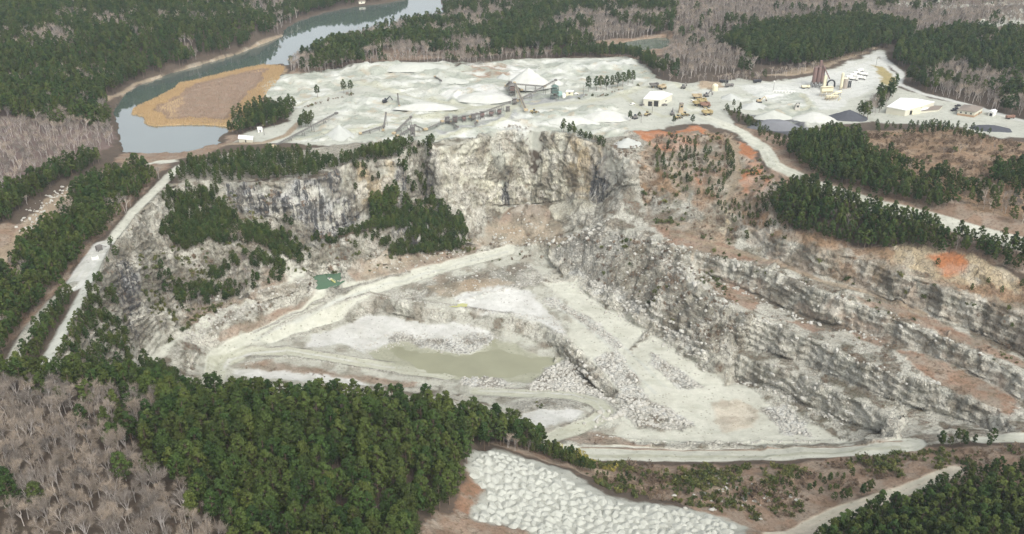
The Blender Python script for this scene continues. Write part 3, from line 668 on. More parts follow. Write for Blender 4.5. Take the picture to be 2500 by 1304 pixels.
# ------------------------------------------------------------------ node helpers
class NT:
    def __init__(s, name):
        s.m = bpy.data.materials.new(name); s.m.use_nodes = True; s.t = s.m.node_tree
        s.b = s.t.nodes['Principled BSDF']; s.b.inputs['Roughness'].default_value = .95
        s.b.inputs['Specular IOR Level'].default_value = .2
    def n(s, ty, **kw):
        nd = s.t.nodes.new(ty)
        for k, v in kw.items():
            if k.startswith('_'): setattr(nd, k[1:], v)
        return nd
    def link(s, a, b): s.t.links.new(a, b)
    def put(s, sock, v):
        if hasattr(v, 'is_linked') or isinstance(v, bpy.types.NodeSocket): s.link(v, sock)
        else: sock.default_value = v
    def math(s, op, a, b=0.0, c=None, clamp=False):
        nd = s.t.nodes.new('ShaderNodeMath'); nd.operation = op; nd.use_clamp = clamp
        s.put(nd.inputs[0], a); s.put(nd.inputs[1], b)
        if c is not None: s.put(nd.inputs[2], c)
        return nd.outputs[0]
    def mix(s, f, a, b, bt='MIX'):
        nd = s.t.nodes.new('ShaderNodeMix'); nd.data_type = 'RGBA'; nd.blend_type = bt
        s.put(nd.inputs[0], f)
        for i, v in ((6, a), (7, b)):
            if isinstance(v, tuple): nd.inputs[i].default_value = (*v, 1) if len(v) == 3 else v
            else: s.link(v, nd.inputs[i])
        return nd.outputs[2]
    def ramp(s, f, lo, hi):
        nd = s.t.nodes.new('ShaderNodeMapRange'); nd.clamp = True
        s.put(nd.inputs[0], f); nd.inputs[1].default_value = lo; nd.inputs[2].default_value = hi
        return nd.outputs[0]
    def noise(s, vec, sc, det=4, rough=.55, dist=0):
        nd = s.t.nodes.new('ShaderNodeTexNoise')
        if vec is not None: s.link(vec, nd.inputs['Vector'])
        nd.inputs['Scale'].default_value = sc; nd.inputs['Detail'].default_value = det; nd.inputs['Roughness'].default_value = rough; nd.inputs['Distortion'].default_value = dist
        return nd.outputs[0]
    def voro(s, vec, sc, feat='F1', rand=1):
        nd = s.t.nodes.new('ShaderNodeTexVoronoi'); nd.feature = feat
        s.link(vec, nd.inputs['Vector']); nd.inputs['Scale'].default_value = sc; nd.inputs['Randomness'].default_value = rand
        return nd
    def scaled(s, vec, v):
        nd = s.t.nodes.new('ShaderNodeMapping'); s.link(vec, nd.inputs[0]); nd.inputs['Scale'].default_value = v
        return nd.outputs[0]
    def bump(s, h, strength, dist, prev=None):
        nd = s.t.nodes.new('ShaderNodeBump'); s.link(h, nd.inputs['Height'])
        nd.inputs['Strength'].default_value = strength; nd.inputs['Distance'].default_value = dist
        if prev: s.link(prev, nd.inputs['Normal'])
        s.link(nd.outputs[0], s.b.inputs['Normal']); return nd.outputs[0]

def ground_material():
    k = NT('quarry_ground')
    pos = k.n('ShaderNodeNewGeometry').outputs['Position']
    ac = k.n('ShaderNodeVertexColor'); ac.layer_name = 'Col'
    am = k.n('ShaderNodeVertexColor'); am.layer_name = 'Msk'
    sep = k.n('ShaderNodeSeparateColor'); k.link(am.outputs[0], sep.inputs[0])
    rock, streak, scrub = sep.outputs; rub = am.outputs['Alpha']
    n_big = k.noise(pos, .07, 5, .6); n_mid = k.noise(pos, .35, 5, .65); n_fin = k.noise(pos, 1.6, 4, .7)
    c = ac.outputs[0]
    f = k.math('MULTIPLY_ADD', n_mid, .55, .72)
    f2 = k.math('MULTIPLY_ADD', n_fin, .3, .85)
    g = k.n('ShaderNodeCombineColor')
    for i in range(3): k.link(k.math('MULTIPLY', f, f2), g.inputs[i])
    c = k.mix(1.0, c, g.outputs[0], 'MULTIPLY')
    flat_ = k.math('SUBTRACT', 1.0, k.math('MAXIMUM', rock, scrub), clamp=True)
    d1 = k.ramp(k.noise(k.scaled(pos, (.5, 1, 1)), .11, 6, .62, 1.2), .47, .66)
    c = k.mix(k.math('MULTIPLY', k.math('MULTIPLY', d1, flat_), .42), c, k.mix(1.0, c, (.66, .68, .63), 'MULTIPLY'))
    d2 = k.ramp(k.noise(pos, .9, 6, .78, .5), .60, .70)
    c = k.mix(k.math('MULTIPLY', k.math('MULTIPLY', d2, k.ramp(n_big, .48, .62)), .4), c, k.mix(1.0, c, (.5, .47, .42), 'MULTIPLY'))
    v3 = k.voro(pos, .55); sc3 = k.n('ShaderNodeSeparateColor'); k.link(v3.outputs['Color'], sc3.inputs[0])
    st3 = k.math('MULTIPLY', k.math('LESS_THAN', v3.outputs['Distance'], k.math('MULTIPLY_ADD', sc3.outputs[1], .3, .12)), k.math('GREATER_THAN', k.math('ADD', sc3.outputs[0], k.math('MULTIPLY', k.math('SUBTRACT', n_big, .5), 1.6)), .78))
    c = k.mix(k.math('MULTIPLY', k.math('MULTIPLY', st3, flat_), .55), c, k.mix(1.0, c, (.42, .40, .36), 'MULTIPLY'))
    # rock: mottling of pale and weathered stone, cracks
    stone = k.scaled(pos, (.5, .5, .22))
    m1 = k.ramp(k.noise(stone, .55, 6, .7, .6), .38, .62)
    c = k.mix(k.math('MULTIPLY', k.math('MULTIPLY', rock, m1), .62), c, k.mix(1.0, c, (.55, .53, .50), 'MULTIPLY'))
    m2 = k.ramp(k.noise(k.scaled(pos, (1, 1, .5)), .21, 5, .65), .5, .68)
    c = k.mix(k.math('MULTIPLY', k.math('MULTIPLY', rock, m2), .34), c, (.33, .275, .20))
    cr = k.voro(k.scaled(pos, (1, 1, .55)), .42, 'DISTANCE_TO_EDGE').outputs['Distance']
    cr2 = k.voro(k.scaled(pos, (1, 1, .7)), 1.15, 'DISTANCE_TO_EDGE').outputs['Distance']
    crk = k.math('MULTIPLY', k.math('MAXIMUM', k.math('SUBTRACT', 1.0, k.ramp(cr, .01, .075)), k.math('MULTIPLY', k.math('SUBTRACT', 1.0, k.ramp(cr2, .01, .1)), .75)), rock)
    crk = k.math('MULTIPLY', crk, k.ramp(n_mid, .44, .55))
    c = k.mix(k.math('MULTIPLY', crk, .75), c, (.07, .066, .056))
    # dark water stains running down the faces
    sv = k.noise(k.scaled(pos, (.34, .34, .035)), 1.0, 6, .72, .5)
    sm = k.math('MULTIPLY', k.ramp(sv, .475, .535), streak)
    sm2 = k.ramp(k.math('ADD', sm, k.math('MULTIPLY', k.math('SUBTRACT', n_mid, .5), .5)), .2, .6)
    sm2 = k.math('MULTIPLY', sm2, k.ramp(streak, .02, .2))
    c = k.mix(k.math('MULTIPLY', sm2, .85), c, (.055, .057, .06))
    # scrub: dead grass, low weeds and litter in patches
    s1 = k.ramp(k.math('ADD', k.noise(pos, .5, 6, .75), k.math('MULTIPLY', scrub, .22)), .6, .72)
    s1 = k.math('MULTIPLY', s1, k.ramp(scrub, .02, .35))
    wcol = k.mix(k.ramp(n_big, .4, .6), (.085, .075, .042), (.15, .095, .062))
    c = k.mix(k.math('MULTIPLY', s1, .8), c, wcol)
    # rubble: pale stones with gaps
    v = k.voro(pos, .75); gap = k.ramp(v.outputs['Distance'], .5, .85)
    vb = k.voro(pos, 1.6); gap2 = k.ramp(vb.outputs['Distance'], .5, .9)
    c = k.mix(k.math('MULTIPLY', rub, k.math('MULTIPLY', gap, .6)), c, (.13, .125, .11))
    c = k.mix(k.math('MULTIPLY', rub, k.math('MULTIPLY', gap2, .35)), c, (.16, .155, .14))
    k.link(c, k.b.inputs['Base Color'])
    h = k.math('MULTIPLY', k.noise(stone, .8, 7, .72, .4), k.math('MULTIPLY_ADD', rock, 1.6, .12))
    h = k.math('ADD', h, k.math('MULTIPLY', k.ramp(cr, 0, .15), k.math('MULTIPLY', rock, .4)))
    h = k.math('SUBTRACT', h, k.math('MULTIPLY', rub, k.math('MULTIPLY', gap, .7)))
    h = k.math('ADD', h, k.math('MULTIPLY', n_fin, k.math('MULTIPLY', scrub, .4)))
    k.bump(h, .8, 1.6)
    return k.m
M_ground = ground_material()
me = mesh_np('quarry_terrain', V, F, [M_ground])
a = me.color_attributes.new('Col', 'FLOAT_COLOR', 'POINT'); a.data.foreach_set('color', np.c_[COL, np.ones(len(V))].astype(np.float32).ravel())
a = me.color_attributes.new('Msk', 'FLOAT_COLOR', 'POINT'); a.data.foreach_set('color', np.clip(MSK, 0, 1).astype(np.float32).ravel())
terrain = bpy.data.objects.new('terrain', me); col.objects.link(terrain); terrain['kind'] = 'structure'
terrain['label'] = 'pale stepped quarry pit with roads, spoil and wooded ground around it'
bvh = BVHTree.FromPolygons(V.tolist(), F.tolist())
def ground(x, y):
    h = bvh.ray_cast(Vector((x, y, 900)), Vector((0, 0, -1)))
    return h[0].z if h[0] is not None else 0.0
def hit(px, py):
    a, b, c = ray(px, py)
    h = bvh.ray_cast(Vector((0, 0, CAMZ)), Vector((a, b, c)).normalized())
    return h[0] if h[0] is not None else Vector(Z(px, py, 0))
print('terrain', len(V), len(F), round(time.time() - T0, 1))

# ------------------------------------------------------------------ water
def tag(o, label=None, cat=None, group=None, kind=None):
    if label: o['label'] = label
    if cat: o['category'] = cat
    if group: o['group'] = group
    if kind: o['kind'] = kind
    return o
def water(name, z, poly, rgb, rough, label, bumps, ior=1.33):
    xs = [p[0] for p in poly]; ys = [p[1] for p in poly]
    x0, x1, y0, y1 = min(xs) - 6, max(xs) + 6, min(ys) - 6, max(ys) + 6
    v, e, f, ov, oe, of = delaunay_2d_cdt([Vector((p[0] , p[1])) for p in poly], [(i, (i + 1) % len(poly)) for i in range(len(poly))], [], 1, 1e-4)
    me = bpy.data.meshes.new(name); me.from_pydata([(p[0], p[1], z) for p in v], [], f)
    k = NT(name)
    k.b.inputs['Base Color'].default_value = (*rgb, 1); k.b.inputs['Roughness'].default_value = rough; k.b.inputs['Specular IOR Level'].default_value = .5
    k.b.inputs['IOR'].default_value = ior
    pos = k.n('ShaderNodeNewGeometry').outputs['Position']
    nz = k.noise(pos, .6, 3, .6)
    c = k.mix(k.noise(pos, .06, 4, .6), tuple(c * .8 for c in rgb), tuple(min(1, c * 1.2) for c in rgb))
    k.link(c, k.b.inputs['Base Color'])
    k.bump(nz, bumps, .02)
    me.materials.append(k.m)
    o = bpy.data.objects.new(name, me); col.objects.link(o)
    return tag(o, label, None, None, 'structure')
def grow(poly, d):
    c = np.mean(np.array(poly), 0)
    A = sum(poly[i][0] * poly[(i + 1) % len(poly)][1] - poly[(i + 1) % len(poly)][0] * poly[i][1] for i in range(len(poly)))
    out = []
    for i, p in enumerate(poly):
        a, b = poly[i - 1], poly[(i + 1) % len(poly)]
        t = Vector((b[0] - a[0], b[1] - a[1])).normalized(); n = Vector((t.y, -t.x)) * (1 if A > 0 else -1)
        out.append((p[0] + n.x * d, p[1] + n.y * d))
    return out
water('lake', -8.05, grow(LAKE, 1.5), (.075, .10, .085), .04, 'calm pale lake reflecting the wooded far bank', .1, 3.5)
water('far_pond', -4.05, grow(PONDFAR, 1.5), (.12, .14, .11), .06, 'small grey green pond beyond the plant among bare trees', .2)
PIT_W = [Z(x, y, -97.0)[:2] for x, y in ((902,861),(935,838),(1000,831),(1060,853),(1130,864),(1178,848),(1212,823),(1262,840),(1320,864),(1378,870),(1342,905),(1292,936),(1200,930),(1110,920),(1040,915),(985,902),(935,884))]
water('pit_pond', -97.0, PIT_W, (.24, .24, .165), .35, 'shallow olive pond on the pit floor', .3)
water('green_pond', -69.6, grow([Z(x, y, -70)[:2] for x, y in POND_PX], 2.5), (.085, .15, .095), .12, 'small emerald pond under the left quarry wall', .2)
water('puddle', hit(1118,748).z + .25, [tuple(hit(x, y)[:2]) for x, y in ((1098,741),(1122,738),(1142,744),(1140,752),(1110,752),(1096,749))], (.42, .42, .20), .25, 'shallow yellow green puddle on the pit bench', .2)
# ------------------------------------------------------------------ vegetation
def leaf_material(name, rgb, rgb2, var):
    k = NT(name)
    oi = k.n('ShaderNodeObjectInfo'); g = k.n('ShaderNodeNewGeometry')
    c = k.mix(oi.outputs['Random'], rgb, rgb2)
    hv = k.n('ShaderNodeHueSaturation')
    k.link(c, hv.inputs['Color'])
    r = k.math('FRACT', k.math('MULTIPLY', oi.outputs['Random'], 7.31))
    v = k.math('ADD', k.math('MULTIPLY', g.outputs['Random Per Island'], var), k.math('MULTIPLY_ADD', r, .6, .72 - var / 2))
    k.link(v, hv.inputs['Value'])
    k.link(hv.outputs[0], k.b.inputs['Base Color']); k.b.inputs['Roughness'].default_value = .8
    return k.m
M_pine = leaf_material('pine_needles', (.024, .049, .011), (.058, .072, .016), .45)
M_bark = leaf_material('pine_bark', (.13, .095, .07), (.17, .13, .10), .1)
M_twig = leaf_material('bare_twigs', (.33, .27, .205), (.17, .15, .13), .5)
M_gtrunk = leaf_material('grey_bark', (.48, .44, .40), (.36, .33, .31), .1)
M_shrub = leaf_material('shrub_leaves', (.060, .082, .028), (.125, .125, .040), .8)
M_yellow = leaf_material('yellow_leaves', (.20, .20, .045), (.30, .25, .06), .6)
M_brush = leaf_material('brush_twigs', (.13, .09, .06), (.25, .19, .135), .6)
def rnd_unit(n, g):
    v = g.normal(size=(n, 3)); return v / np.linalg.norm(v, axis=1)[:, None]
def tri_cloud(C, size, g, out=None):
    """one small leaf-spray triangle at every point of C, lying across the direction `out` it grows in"""
    n = len(C); nn = rnd_unit(n, g)
    if out is not None:
        o = out / (np.linalg.norm(out, axis=1)[:, None] + 1e-9); nn = o * 1.25 + nn * .75; nn /= np.linalg.norm(nn, axis=1)[:, None]
    a = np.cross(nn, rnd_unit(n, g)); a /= np.linalg.norm(a, axis=1)[:, None] + 1e-9; b = np.cross(nn, a)
    s = size * g.uniform(.6, 1.4, n)[:, None]
    P = np.empty((n * 3, 3)); P[0::3] = C + a * s; P[1::3] = C - a * s * .5 + b * s * .7; P[2::3] = C - a * s * .5 - b * s * .7
    return P, np.arange(n * 3).reshape(-1, 3)
def tube(p0, p1, r0, r1, n=4):
    p0, p1 = np.array(p0, float), np.array(p1, float); d = p1 - p0; d /= np.linalg.norm(d) + 1e-9
    u = np.cross(d, (0.3, .9, .1)); u /= np.linalg.norm(u) + 1e-9; w = np.cross(d, u)
    a = np.arange(n) * 2 * math.pi / n
    ring = np.cos(a)[:, None] * u + np.sin(a)[:, None] * w
    P = np.concatenate([p0 + ring * r0, p1 + ring * r1]); F = []
    for i in range(n):
        j = (i + 1) % n; F += [(i, j, n + j), (i, n + j, n + i)]
    return P, np.array(F)
def merge(parts):
    Vs, Fs, o = [], [], 0
    for P, F in parts: Vs.append(P); Fs.append(F + o); o += len(P)
    return np.concatenate(Vs), np.concatenate(Fs)
def pine_shape(seed, nclump, nleaf, lsize, H=16.0, slim=1.0):
    g = np.random.default_rng(seed)
    wood = []; lean = g.normal(0, .25, 2); base = np.zeros(3); q = base
    for i in range(4):
        t = (i + 1) / 4; p = np.array([lean[0] * t * t, lean[1] * t * t, H * .97 * t])
        wood.append(tube(q, p, .24 * (1 - .8 * (t - .25)), .24 * (1 - .8 * t) + .02, 5)); q = p
    z0 = g.uniform(.30, .42); L = []; O = []
    for i in range(nclump):
        t = (i + g.random()) / nclump; h = z0 + (1 - z0) * t
        env = 3.5 * slim * (np.sin(math.pi * min(1, .22 + .78 * t) ) ** .75 + .12) * g.uniform(.55, 1.12)
        a = i * 2.4 + g.normal(0, .5)
        c = np.array([math.cos(a) * env * .78 + lean[0] * h * h, math.sin(a) * env * .78 + lean[1] * h * h, H * h])
        root = np.array([lean[0] * h * h, lean[1] * h * h, H * h - env * .35])
        wood.append(tube(root, c, .07, .02, 3))
        rr = g.uniform(.85, 1.35) * (1.05 - .35 * t)
        pts = c + rnd_unit(nleaf, g) * (g.random(nleaf) ** .45 * rr)[:, None] * np.array([1.15, 1.15, .8])
        L.append(pts); O.append((pts - c) + .45 * (c - np.array([0, 0, H * (z0 + .35 * (1 - z0))])) / 3)
    return merge(wood), tri_cloud(np.concatenate(L), lsize, g, np.concatenate(O))
def bare_shape(seed, depth, ntw, tw, H=14.0):
    g = np.random.default_rng(seed); wood, tips = [], []
    def grow_(p, d, l, r, k):
        q = p + d * l; wood.append(tube(p, q, r, r * .68, 4 if k < 2 else 3))
        if k >= 2: tips.append((q, d)); tips.append(((p + q) / 2, d))
        if k == depth: return
        for _ in range(3 if k else 4):
            dd = d + rnd_unit(1, g)[0] * (.62 if k else .5); dd[2] = abs(dd[2]) * .8 + .28; dd /= np.linalg.norm(dd)
            grow_(p + d * l * g.uniform(.55, 1.0), dd, l * g.uniform(.52, .72), r * .55, k + 1)
    grow_(np.zeros(3), np.array([g.normal(0, .05), g.normal(0, .05), 1.0]), H * .42, .2, 0)
    P, D = [], []
    for q, d in tips:
        for _ in range(ntw):
            dd = d * .6 + rnd_unit(1, g)[0]; dd[2] += .35; dd /= np.linalg.norm(dd)
            s = q + rnd_unit(1, g)[0] * .3; e = s + dd * g.uniform(.7, 1.7); w = np.cross(dd, rnd_unit(1, g)[0]) * tw
            P += [s - w, s + w, e]
    P = np.array(P); return merge(wood), (P, np.arange(len(P)).reshape(-1, 3))
def shrub_shape(seed, ncl, nl, ls):
    g = np.random.default_rng(seed); L = []
    for i in range(ncl):
        c = np.array([g.normal(0, .5), g.normal(0, .5), g.uniform(.35, 1.5)])
        L.append(c + rnd_unit(nl, g) * (g.random(nl) ** .5 * g.uniform(.35, .65))[:, None])
    wood = [tube((0, 0, -.2), (g.normal(0, .3), g.normal(0, .3), 1.1), .06, .02, 3) for _ in range(4)]
    return merge(wood), tri_cloud(np.concatenate(L), ls, g)
def one_mesh(name, wood, leaf, mw, ml):
    Pv = np.concatenate([wood[0], leaf[0]]); Fv = np.concatenate([wood[1], leaf[1] + len(wood[0])])
    me = mesh_np(name, Pv, Fv, [mw, ml], False)
    me.polygons.foreach_set('material_index', np.r_[np.zeros(len(wood[1]), np.int32), np.ones(len(leaf[1]), np.int32)]); return me
PINE = [pine_shape(100 + i, 46, 26, .42, slim=s) for i, s in enumerate((1, 1.08, .9, 1, .82))]
PINE_M = [(mesh_np('trunk', *w, [M_bark]), mesh_np('crown', *l, [M_pine], False)) for w, l in PINE]
PINE_FAR = [one_mesh('pine_tree', *pine_shape(200 + i, 26, 15, .68, slim=s), M_bark, M_pine) for i, s in enumerate((1, 1.1, .9, .8))]
BARE = [bare_shape(300 + i, 3, 11, .030) for i in range(4)]
BARE_M = [(mesh_np('trunk', *w, [M_gtrunk]), mesh_np('crown', *l, [M_twig], False)) for w, l in BARE]
BARE_FAR = [one_mesh('bare_tree', *bare_shape(400 + i, 3, 4, .065), M_gtrunk, M_twig) for i in range(4)]
SHRUB = [one_mesh('shrub', *shrub_shape(500 + i, 9, 16, .26), M_brush, M_shrub) for i in range(4)]
YSHRUB = [one_mesh('yellow_bush', *shrub_shape(540 + i, 9, 16, .26), M_brush, M_yellow) for i in range(3)]
BRUSH = [one_mesh('brush', *shrub_shape(520 + i, 8, 16, .20), M_brush, M_brush) for i in range(3)]

ROADXY = [(w, XY(P)) for l, w, P in ROADS]
taken = {}
def free(x, y, d):
    c = 5.0; cx, cy = int(x // c), int(y // c)
    for a in (-1, 0, 1):
        for b in (-1, 0, 1):
            for q in taken.get((cx + a, cy + b), ()):
                if (q[0] - x) ** 2 + (q[1] - y) ** 2 < d * d: return False
    return True
SPOTS = {'pine': [], 'bare': [], 'shrub': [], 'brush': []}
def scatter(poly, sp, sc, kinds, px=True, fray=3.0, keep=1.0):
    clump = 'pine' not in kinds and 'bare' not in kinds
    """kinds: {kind: share}; sc: (low, high) scale"""
    W_ = XY(poly) if px else poly
    xs = [p[0] for p in W_]; ys = [p[1] for p in W_]
    gx = np.arange(min(xs) - 4, max(xs) + 4, sp); gy = np.arange(min(ys) - 4, max(ys) + 4, sp)
    X, Y = [a.ravel() for a in np.meshgrid(gx, gy)]
    X = X + RNG.uniform(-.48, .48, X.size) * sp; Y = Y + RNG.uniform(-.48, .48, Y.size) * sp
    m = inpoly(X + fray * perlin(X / 9, Y / 9, 0, 61), Y + fray * perlin(X / 9, Y / 9, 0, 62), W_)
    m &= ~inpoly(X, Y, LAKE) & ~inpoly(X, Y, PONDFAR) & (RNG.random(X.size) < keep)
    if clump: m &= RNG.random(X.size) < np.clip(.55 + 1.5 * fbm(X, Y, 0 * X, 16, 3, 77), .04, 1)
    X, Y = X[m], Y[m]
    for w, L in ROADXY:
        d, _ = polydist(X, Y, L, w + 3); k_ = d > w / 2 + 1.2; X, Y = X[k_], Y[k_]
    patch = fbm(X, Y, 0 * X, 45, 3, 71)
    names = list(kinds); sh = np.cumsum([kinds[n] for n in names]); sh = sh / sh[-1]
    u = np.clip(.5 + .55 * patch + RNG.uniform(-.22, .22, X.size), 0, .9999) if len(names) > 1 else np.zeros(X.size)
    for x_, y_, u_ in zip(X, Y, u):
        if not free(x_, y_, sp * .55): continue
        taken.setdefault((int(x_ // 5), int(y_ // 5)), []).append((x_, y_))
        k_ = names[int(np.searchsorted(sh, u_))]
        SPOTS[k_].append((x_, y_, ground(x_, y_) - .15, random.uniform(*sc) * (1 if k_ in ('pine', 'bare') else random.choice((.8, 1, 1.4))), random.uniform(0, 6.283)))
# where the woods, thickets and scrub stand (outlines of the ground they stand on)
scatter([(330,1010),(420,1030),(380,1090),(470,1200),(560,1290),(660,1330),(620,1250),(500,1150),(470,1060),(420,1000)], 9, (.8,1.05), {'bare': 1}, fray=5, keep=.5)
scatter([(820,1240),(950,1200),(1010,1280),(900,1330)], 14, (.8,1), {'bare': 1}, keep=.6)
scatter([(-160,940),(0,930),(150,935),(330,955),(450,986),(700,994),(900,1003),(1050,1016),(1190,1040),(1290,1072),(1340,1090),(1290,1105),(1200,1088),(1150,1125),(1128,1200),(1085,1262),(1010,1320),(1000,1460),(620,1460),(560,1360),(540,1300),(470,1230),(400,1170),(320,1090),(400,1020),(330,985),(150,968),(-160,965)], 5.2, (.85,1.15), {'pine': 1}, fray=2)
scatter([(1150,1070),(1250,1075),(1310,1095),(1280,1110),(1200,1090)], 4.5, (.55,.9), {'bare': 1, 'pine': .5}, fray=2)
scatter([(100,985),(250,1000),(330,990),(400,1020),(320,1090),(400,1170),(470,1230),(560,1320),(440,1320),(330,1210),(230,1100),(180,1030)], 6.5, (.7,1.05), {'pine': 1}, fray=5, keep=.42)
scatter([(-160,965),(150,968),(330,985),(400,1020),(320,1090),(400,1170),(470,1230),(540,1300),(560,1360),(620,1460),(-160,1460)], 4.4, (.75,1.15), {'bare': .95, 'pine': .05}, fray=7)
scatter([(2080,1290),(2130,1262),(2230,1240),(2330,1225),(2520,1205),(2700,1200),(2700,1480),(1900,1480),(1990,1350)], 4.8, (.75,.95), {'pine': 1}, fray=2)
scatter([(2030,1225),(2120,1200),(2300,1170),(2520,1140),(2640,1140),(2640,1170),(2350,1190),(2160,1222),(2060,1240)], 3.0, (.35,.55), {'pine': 1}, fray=2)
scatter([(2240,1098),(2290,1082),(2410,1066),(2440,1078),(2420,1092),(2300,1102)], 4.2, (.4,.65), {'pine': 1}, fray=1)
scatter([(20,1230),(70,1215),(120,1240),(110,1275),(40,1280)], 4.5, (.9,1.1), {'pine': 1}, fray=1)
# right: woods either side of the haul road
scatter([(1925,352),(2010,330),(2090,345),(2130,400),(2240,470),(2330,505),(2250,545),(2140,502),(2040,458),(1975,425),(1925,385)], 4.0, (.6,.9), {'pine': .85, 'bare': .15})
scatter([(1905,452),(1960,455),(2060,492),(2160,532),(2290,562),(2420,598),(2520,625),(2520,675),(2410,650),(2300,622),(2150,612),(2000,590),(1910,560),(1870,510)], 3.7, (.55,.85), {'pine': .85, 'bare': .15})
scatter([(2020,470),(2120,505),(2240,535),(2240,560),(2100,530),(2000,490)], 3.8, (.55,.8), {'pine': 1}, fray=1)
scatter([(2110,385),(2240,450),(2340,490),(2440,530),(2520,560),(2520,500),(2440,480),(2330,440),(2240,420),(2180,390)], 4.4, (.5,.8), {'pine': .6, 'bare': .4}, keep=.85)
scatter([(2420,420),(2520,410),(2560,470),(2470,480),(2425,455)], 5, (.6,.85), {'pine': 1})
scatter([(2130,312),(2300,310),(2420,330),(2400,345),(2280,330),(2130,330)], 4.5, (.3,.5), {'pine': .6, 'shrub': .4})
scatter([(1760,262),(1800,280),(1850,310),(1920,345),(1920,368),(1880,355),(1830,318),(1780,285)], 4.2, (.3,.5), {'pine': .8, 'shrub': .2})
scatter([(2090,282),(2130,255),(2160,225),(2185,215),(2180,240),(2150,275),(2110,298)], 5, (.7,1.0), {'pine': .7, 'bare': .3})
# left: rim, ditch and the wood behind it
scatter([(225,448),(330,412),(395,440),(300,525),(235,598),(160,690),(60,800),(0,870),(-80,920),(-80,760),(40,640),(130,545)], 3.9, (.55,.9), {'pine': .75, 'bare': .25})
scatter([(-80,860),(0,800),(60,790),(20,900),(-80,960)], 5, (.7,1), {'bare': .8, 'pine': .2})
scatter([(60,955),(40,905),(95,800),(160,715),(180,720),(130,830),(95,910),(90,955)], 4.2, (.45,.7), {'pine': 1})
scatter([(-80,600),(0,560),(120,470),(200,430),(245,400),(235,388),(100,440),(-80,520)], 3.9, (.6,.9), {'pine': .85, 'bare': .15})
scatter([(-160,530),(0,480),(100,430),(240,375),(280,345),(275,310),(200,310),(100,300),(0,320),(-160,330)], 5.6, (.75,1.05), {'bare': .9, 'pine': .1})
scatter([(385,432),(440,405),(480,400),(560,385),(650,378),(760,378),(828,402),(832,432),(760,440),(620,448),(540,448),(470,448),(420,452)], 4.0, (.4,.65), {'pine': .95, 'shrub': .05}, fray=2)
scatter([(865,388),(900,372),(985,360),(1000,372),(965,393),(905,395)], 3.6, (.45,.7), {'pine': 1}, fray=1)
scatter([(1030,362),(1060,362),(1062,380),(1035,385)], 3.2, (.4,.55), {'pine': 1}, fray=.5)
scatter([(1110,352),(1180,342),(1200,350),(1150,358)], 3.2, (.2,.35), {'shrub': .6, 'pine': .4}, fray=1)
scatter([(1360,322),(1400,325),(1415,335),(1370,335)], 3.0, (.45,.75), {'pine': 1}, fray=.5)
scatter([(1225,318),(1290,318),(1300,350),(1280,400),(1245,380)], 1.7, (.25,.42), {'bare': .8, 'shrub': .2}, fray=1)
scatter([(1400,335),(1480,350),(1470,385),(1410,365)], 1.8, (.3,.5), {'bare': .5, 'pine': .5}, fray=1)
scatter([(425,470),(520,470),(600,560),(690,560),(720,590),(660,600),(560,592),(430,610),(400,600),(440,560)], 1.9, (.35,.6), {'pine': .8, 'bare': .2}, fray=2)
scatter([(410,690),(560,665),(690,672),(680,690),(560,728),(440,760),(410,740)], 2.0, (.35,.6), {'pine': .85, 'bare': .15}, fray=2)
scatter([(700,610),(880,585),(960,545),(1120,545),(1150,575),(1130,612),(980,632),(760,655),(700,660)], 2.0, (.35,.65), {'pine': .75, 'bare': .25}, fray=2)
scatter([(905,520),(950,500),(980,520),(960,560),(920,565)], 2.2, (.6,1.0), {'pine': 1}, fray=1)
scatter([(985,450),(1050,440),(1070,500),(1120,560),(1030,580),(990,540)], 2.4, (.45,.75), {'pine': .8, 'bare': .2}, fray=1)
scatter([(150,895),(200,800),(245,720),(300,690),(330,900),(330,960),(160,960)], 2.1, (.3,.55), {'pine': .75, 'shrub': .25}, keep=.85)
scatter([(265,625),(300,560),(345,530),(360,600),(320,650)], 3.6, (.25,.45), {'pine': .6, 'shrub': .4}, keep=.6)
scatter([(420,540),(700,552),(730,600),(690,640),(560,600),(430,610),(395,600)], 1.5, (.35,.58), {'pine': .85, 'bare': .15}, fray=.5)
scatter([(395,690),(560,655),(700,665),(690,690),(560,735),(440,765),(400,745)], 1.3, (.38,.6), {'pine': .9, 'bare': .1}, fray=.5)
scatter([(690,600),(880,580),(960,540),(1125,560),(1140,600),(980,628),(760,650),(700,650)], 1.4, (.35,.58), {'pine': .8, 'bare': .2}, fray=.5)
scatter([(830,395),(990,352),(1062,350),(1064,385),(965,398),(840,432)], 3.0, (.35,.6), {'pine': .85, 'shrub': .15}, fray=.5)
scatter([(410,460),(540,450),(545,480),(450,530),(400,520)], 1.7, (.3,.5), {'pine': .7, 'shrub': .3}, fray=.5)
scatter([(345,905),(400,895),(440,930),(430,960),(330,955)], 4, (.4,.7), {'pine': 1}, fray=1)
# beyond: plant edge, lake shore, far woods
scatter([(556,325),(572,292),(625,268),(690,258),(722,268),(705,300),(640,318),(590,330)], 4.6, (.55,.85), {'pine': .8, 'bare': .2}, fray=1)
scatter([(715,315),(740,292),(765,300),(745,325)], 4, (.5,.75), {'pine': 1}, fray=.5)
scatter([(700,178),(740,142),(870,99),(1000,64),(1070,52),(1085,58),(1060,95),(960,125),(860,165),(780,178)], 5, (.85,1.15), {'pine': .55, 'bare': .45}, fray=1)
scatter([(1085,55),(1085,18),(1095,-20),(1200,-40),(1500,-40),(1650,30),(1640,85),(1490,98),(1430,120),(1250,132),(1100,138),(960,140),(960,125),(1060,95)], 5.4, (.85,1.15), {'pine': .5, 'bare': .5}, fray=2)
scatter([(1380,138),(1430,122),(1540,130),(1600,150),(1600,182),(1575,165),(1540,142),(1450,140)], 4.4, (.5,.8), {'pine': 1}, fray=1)
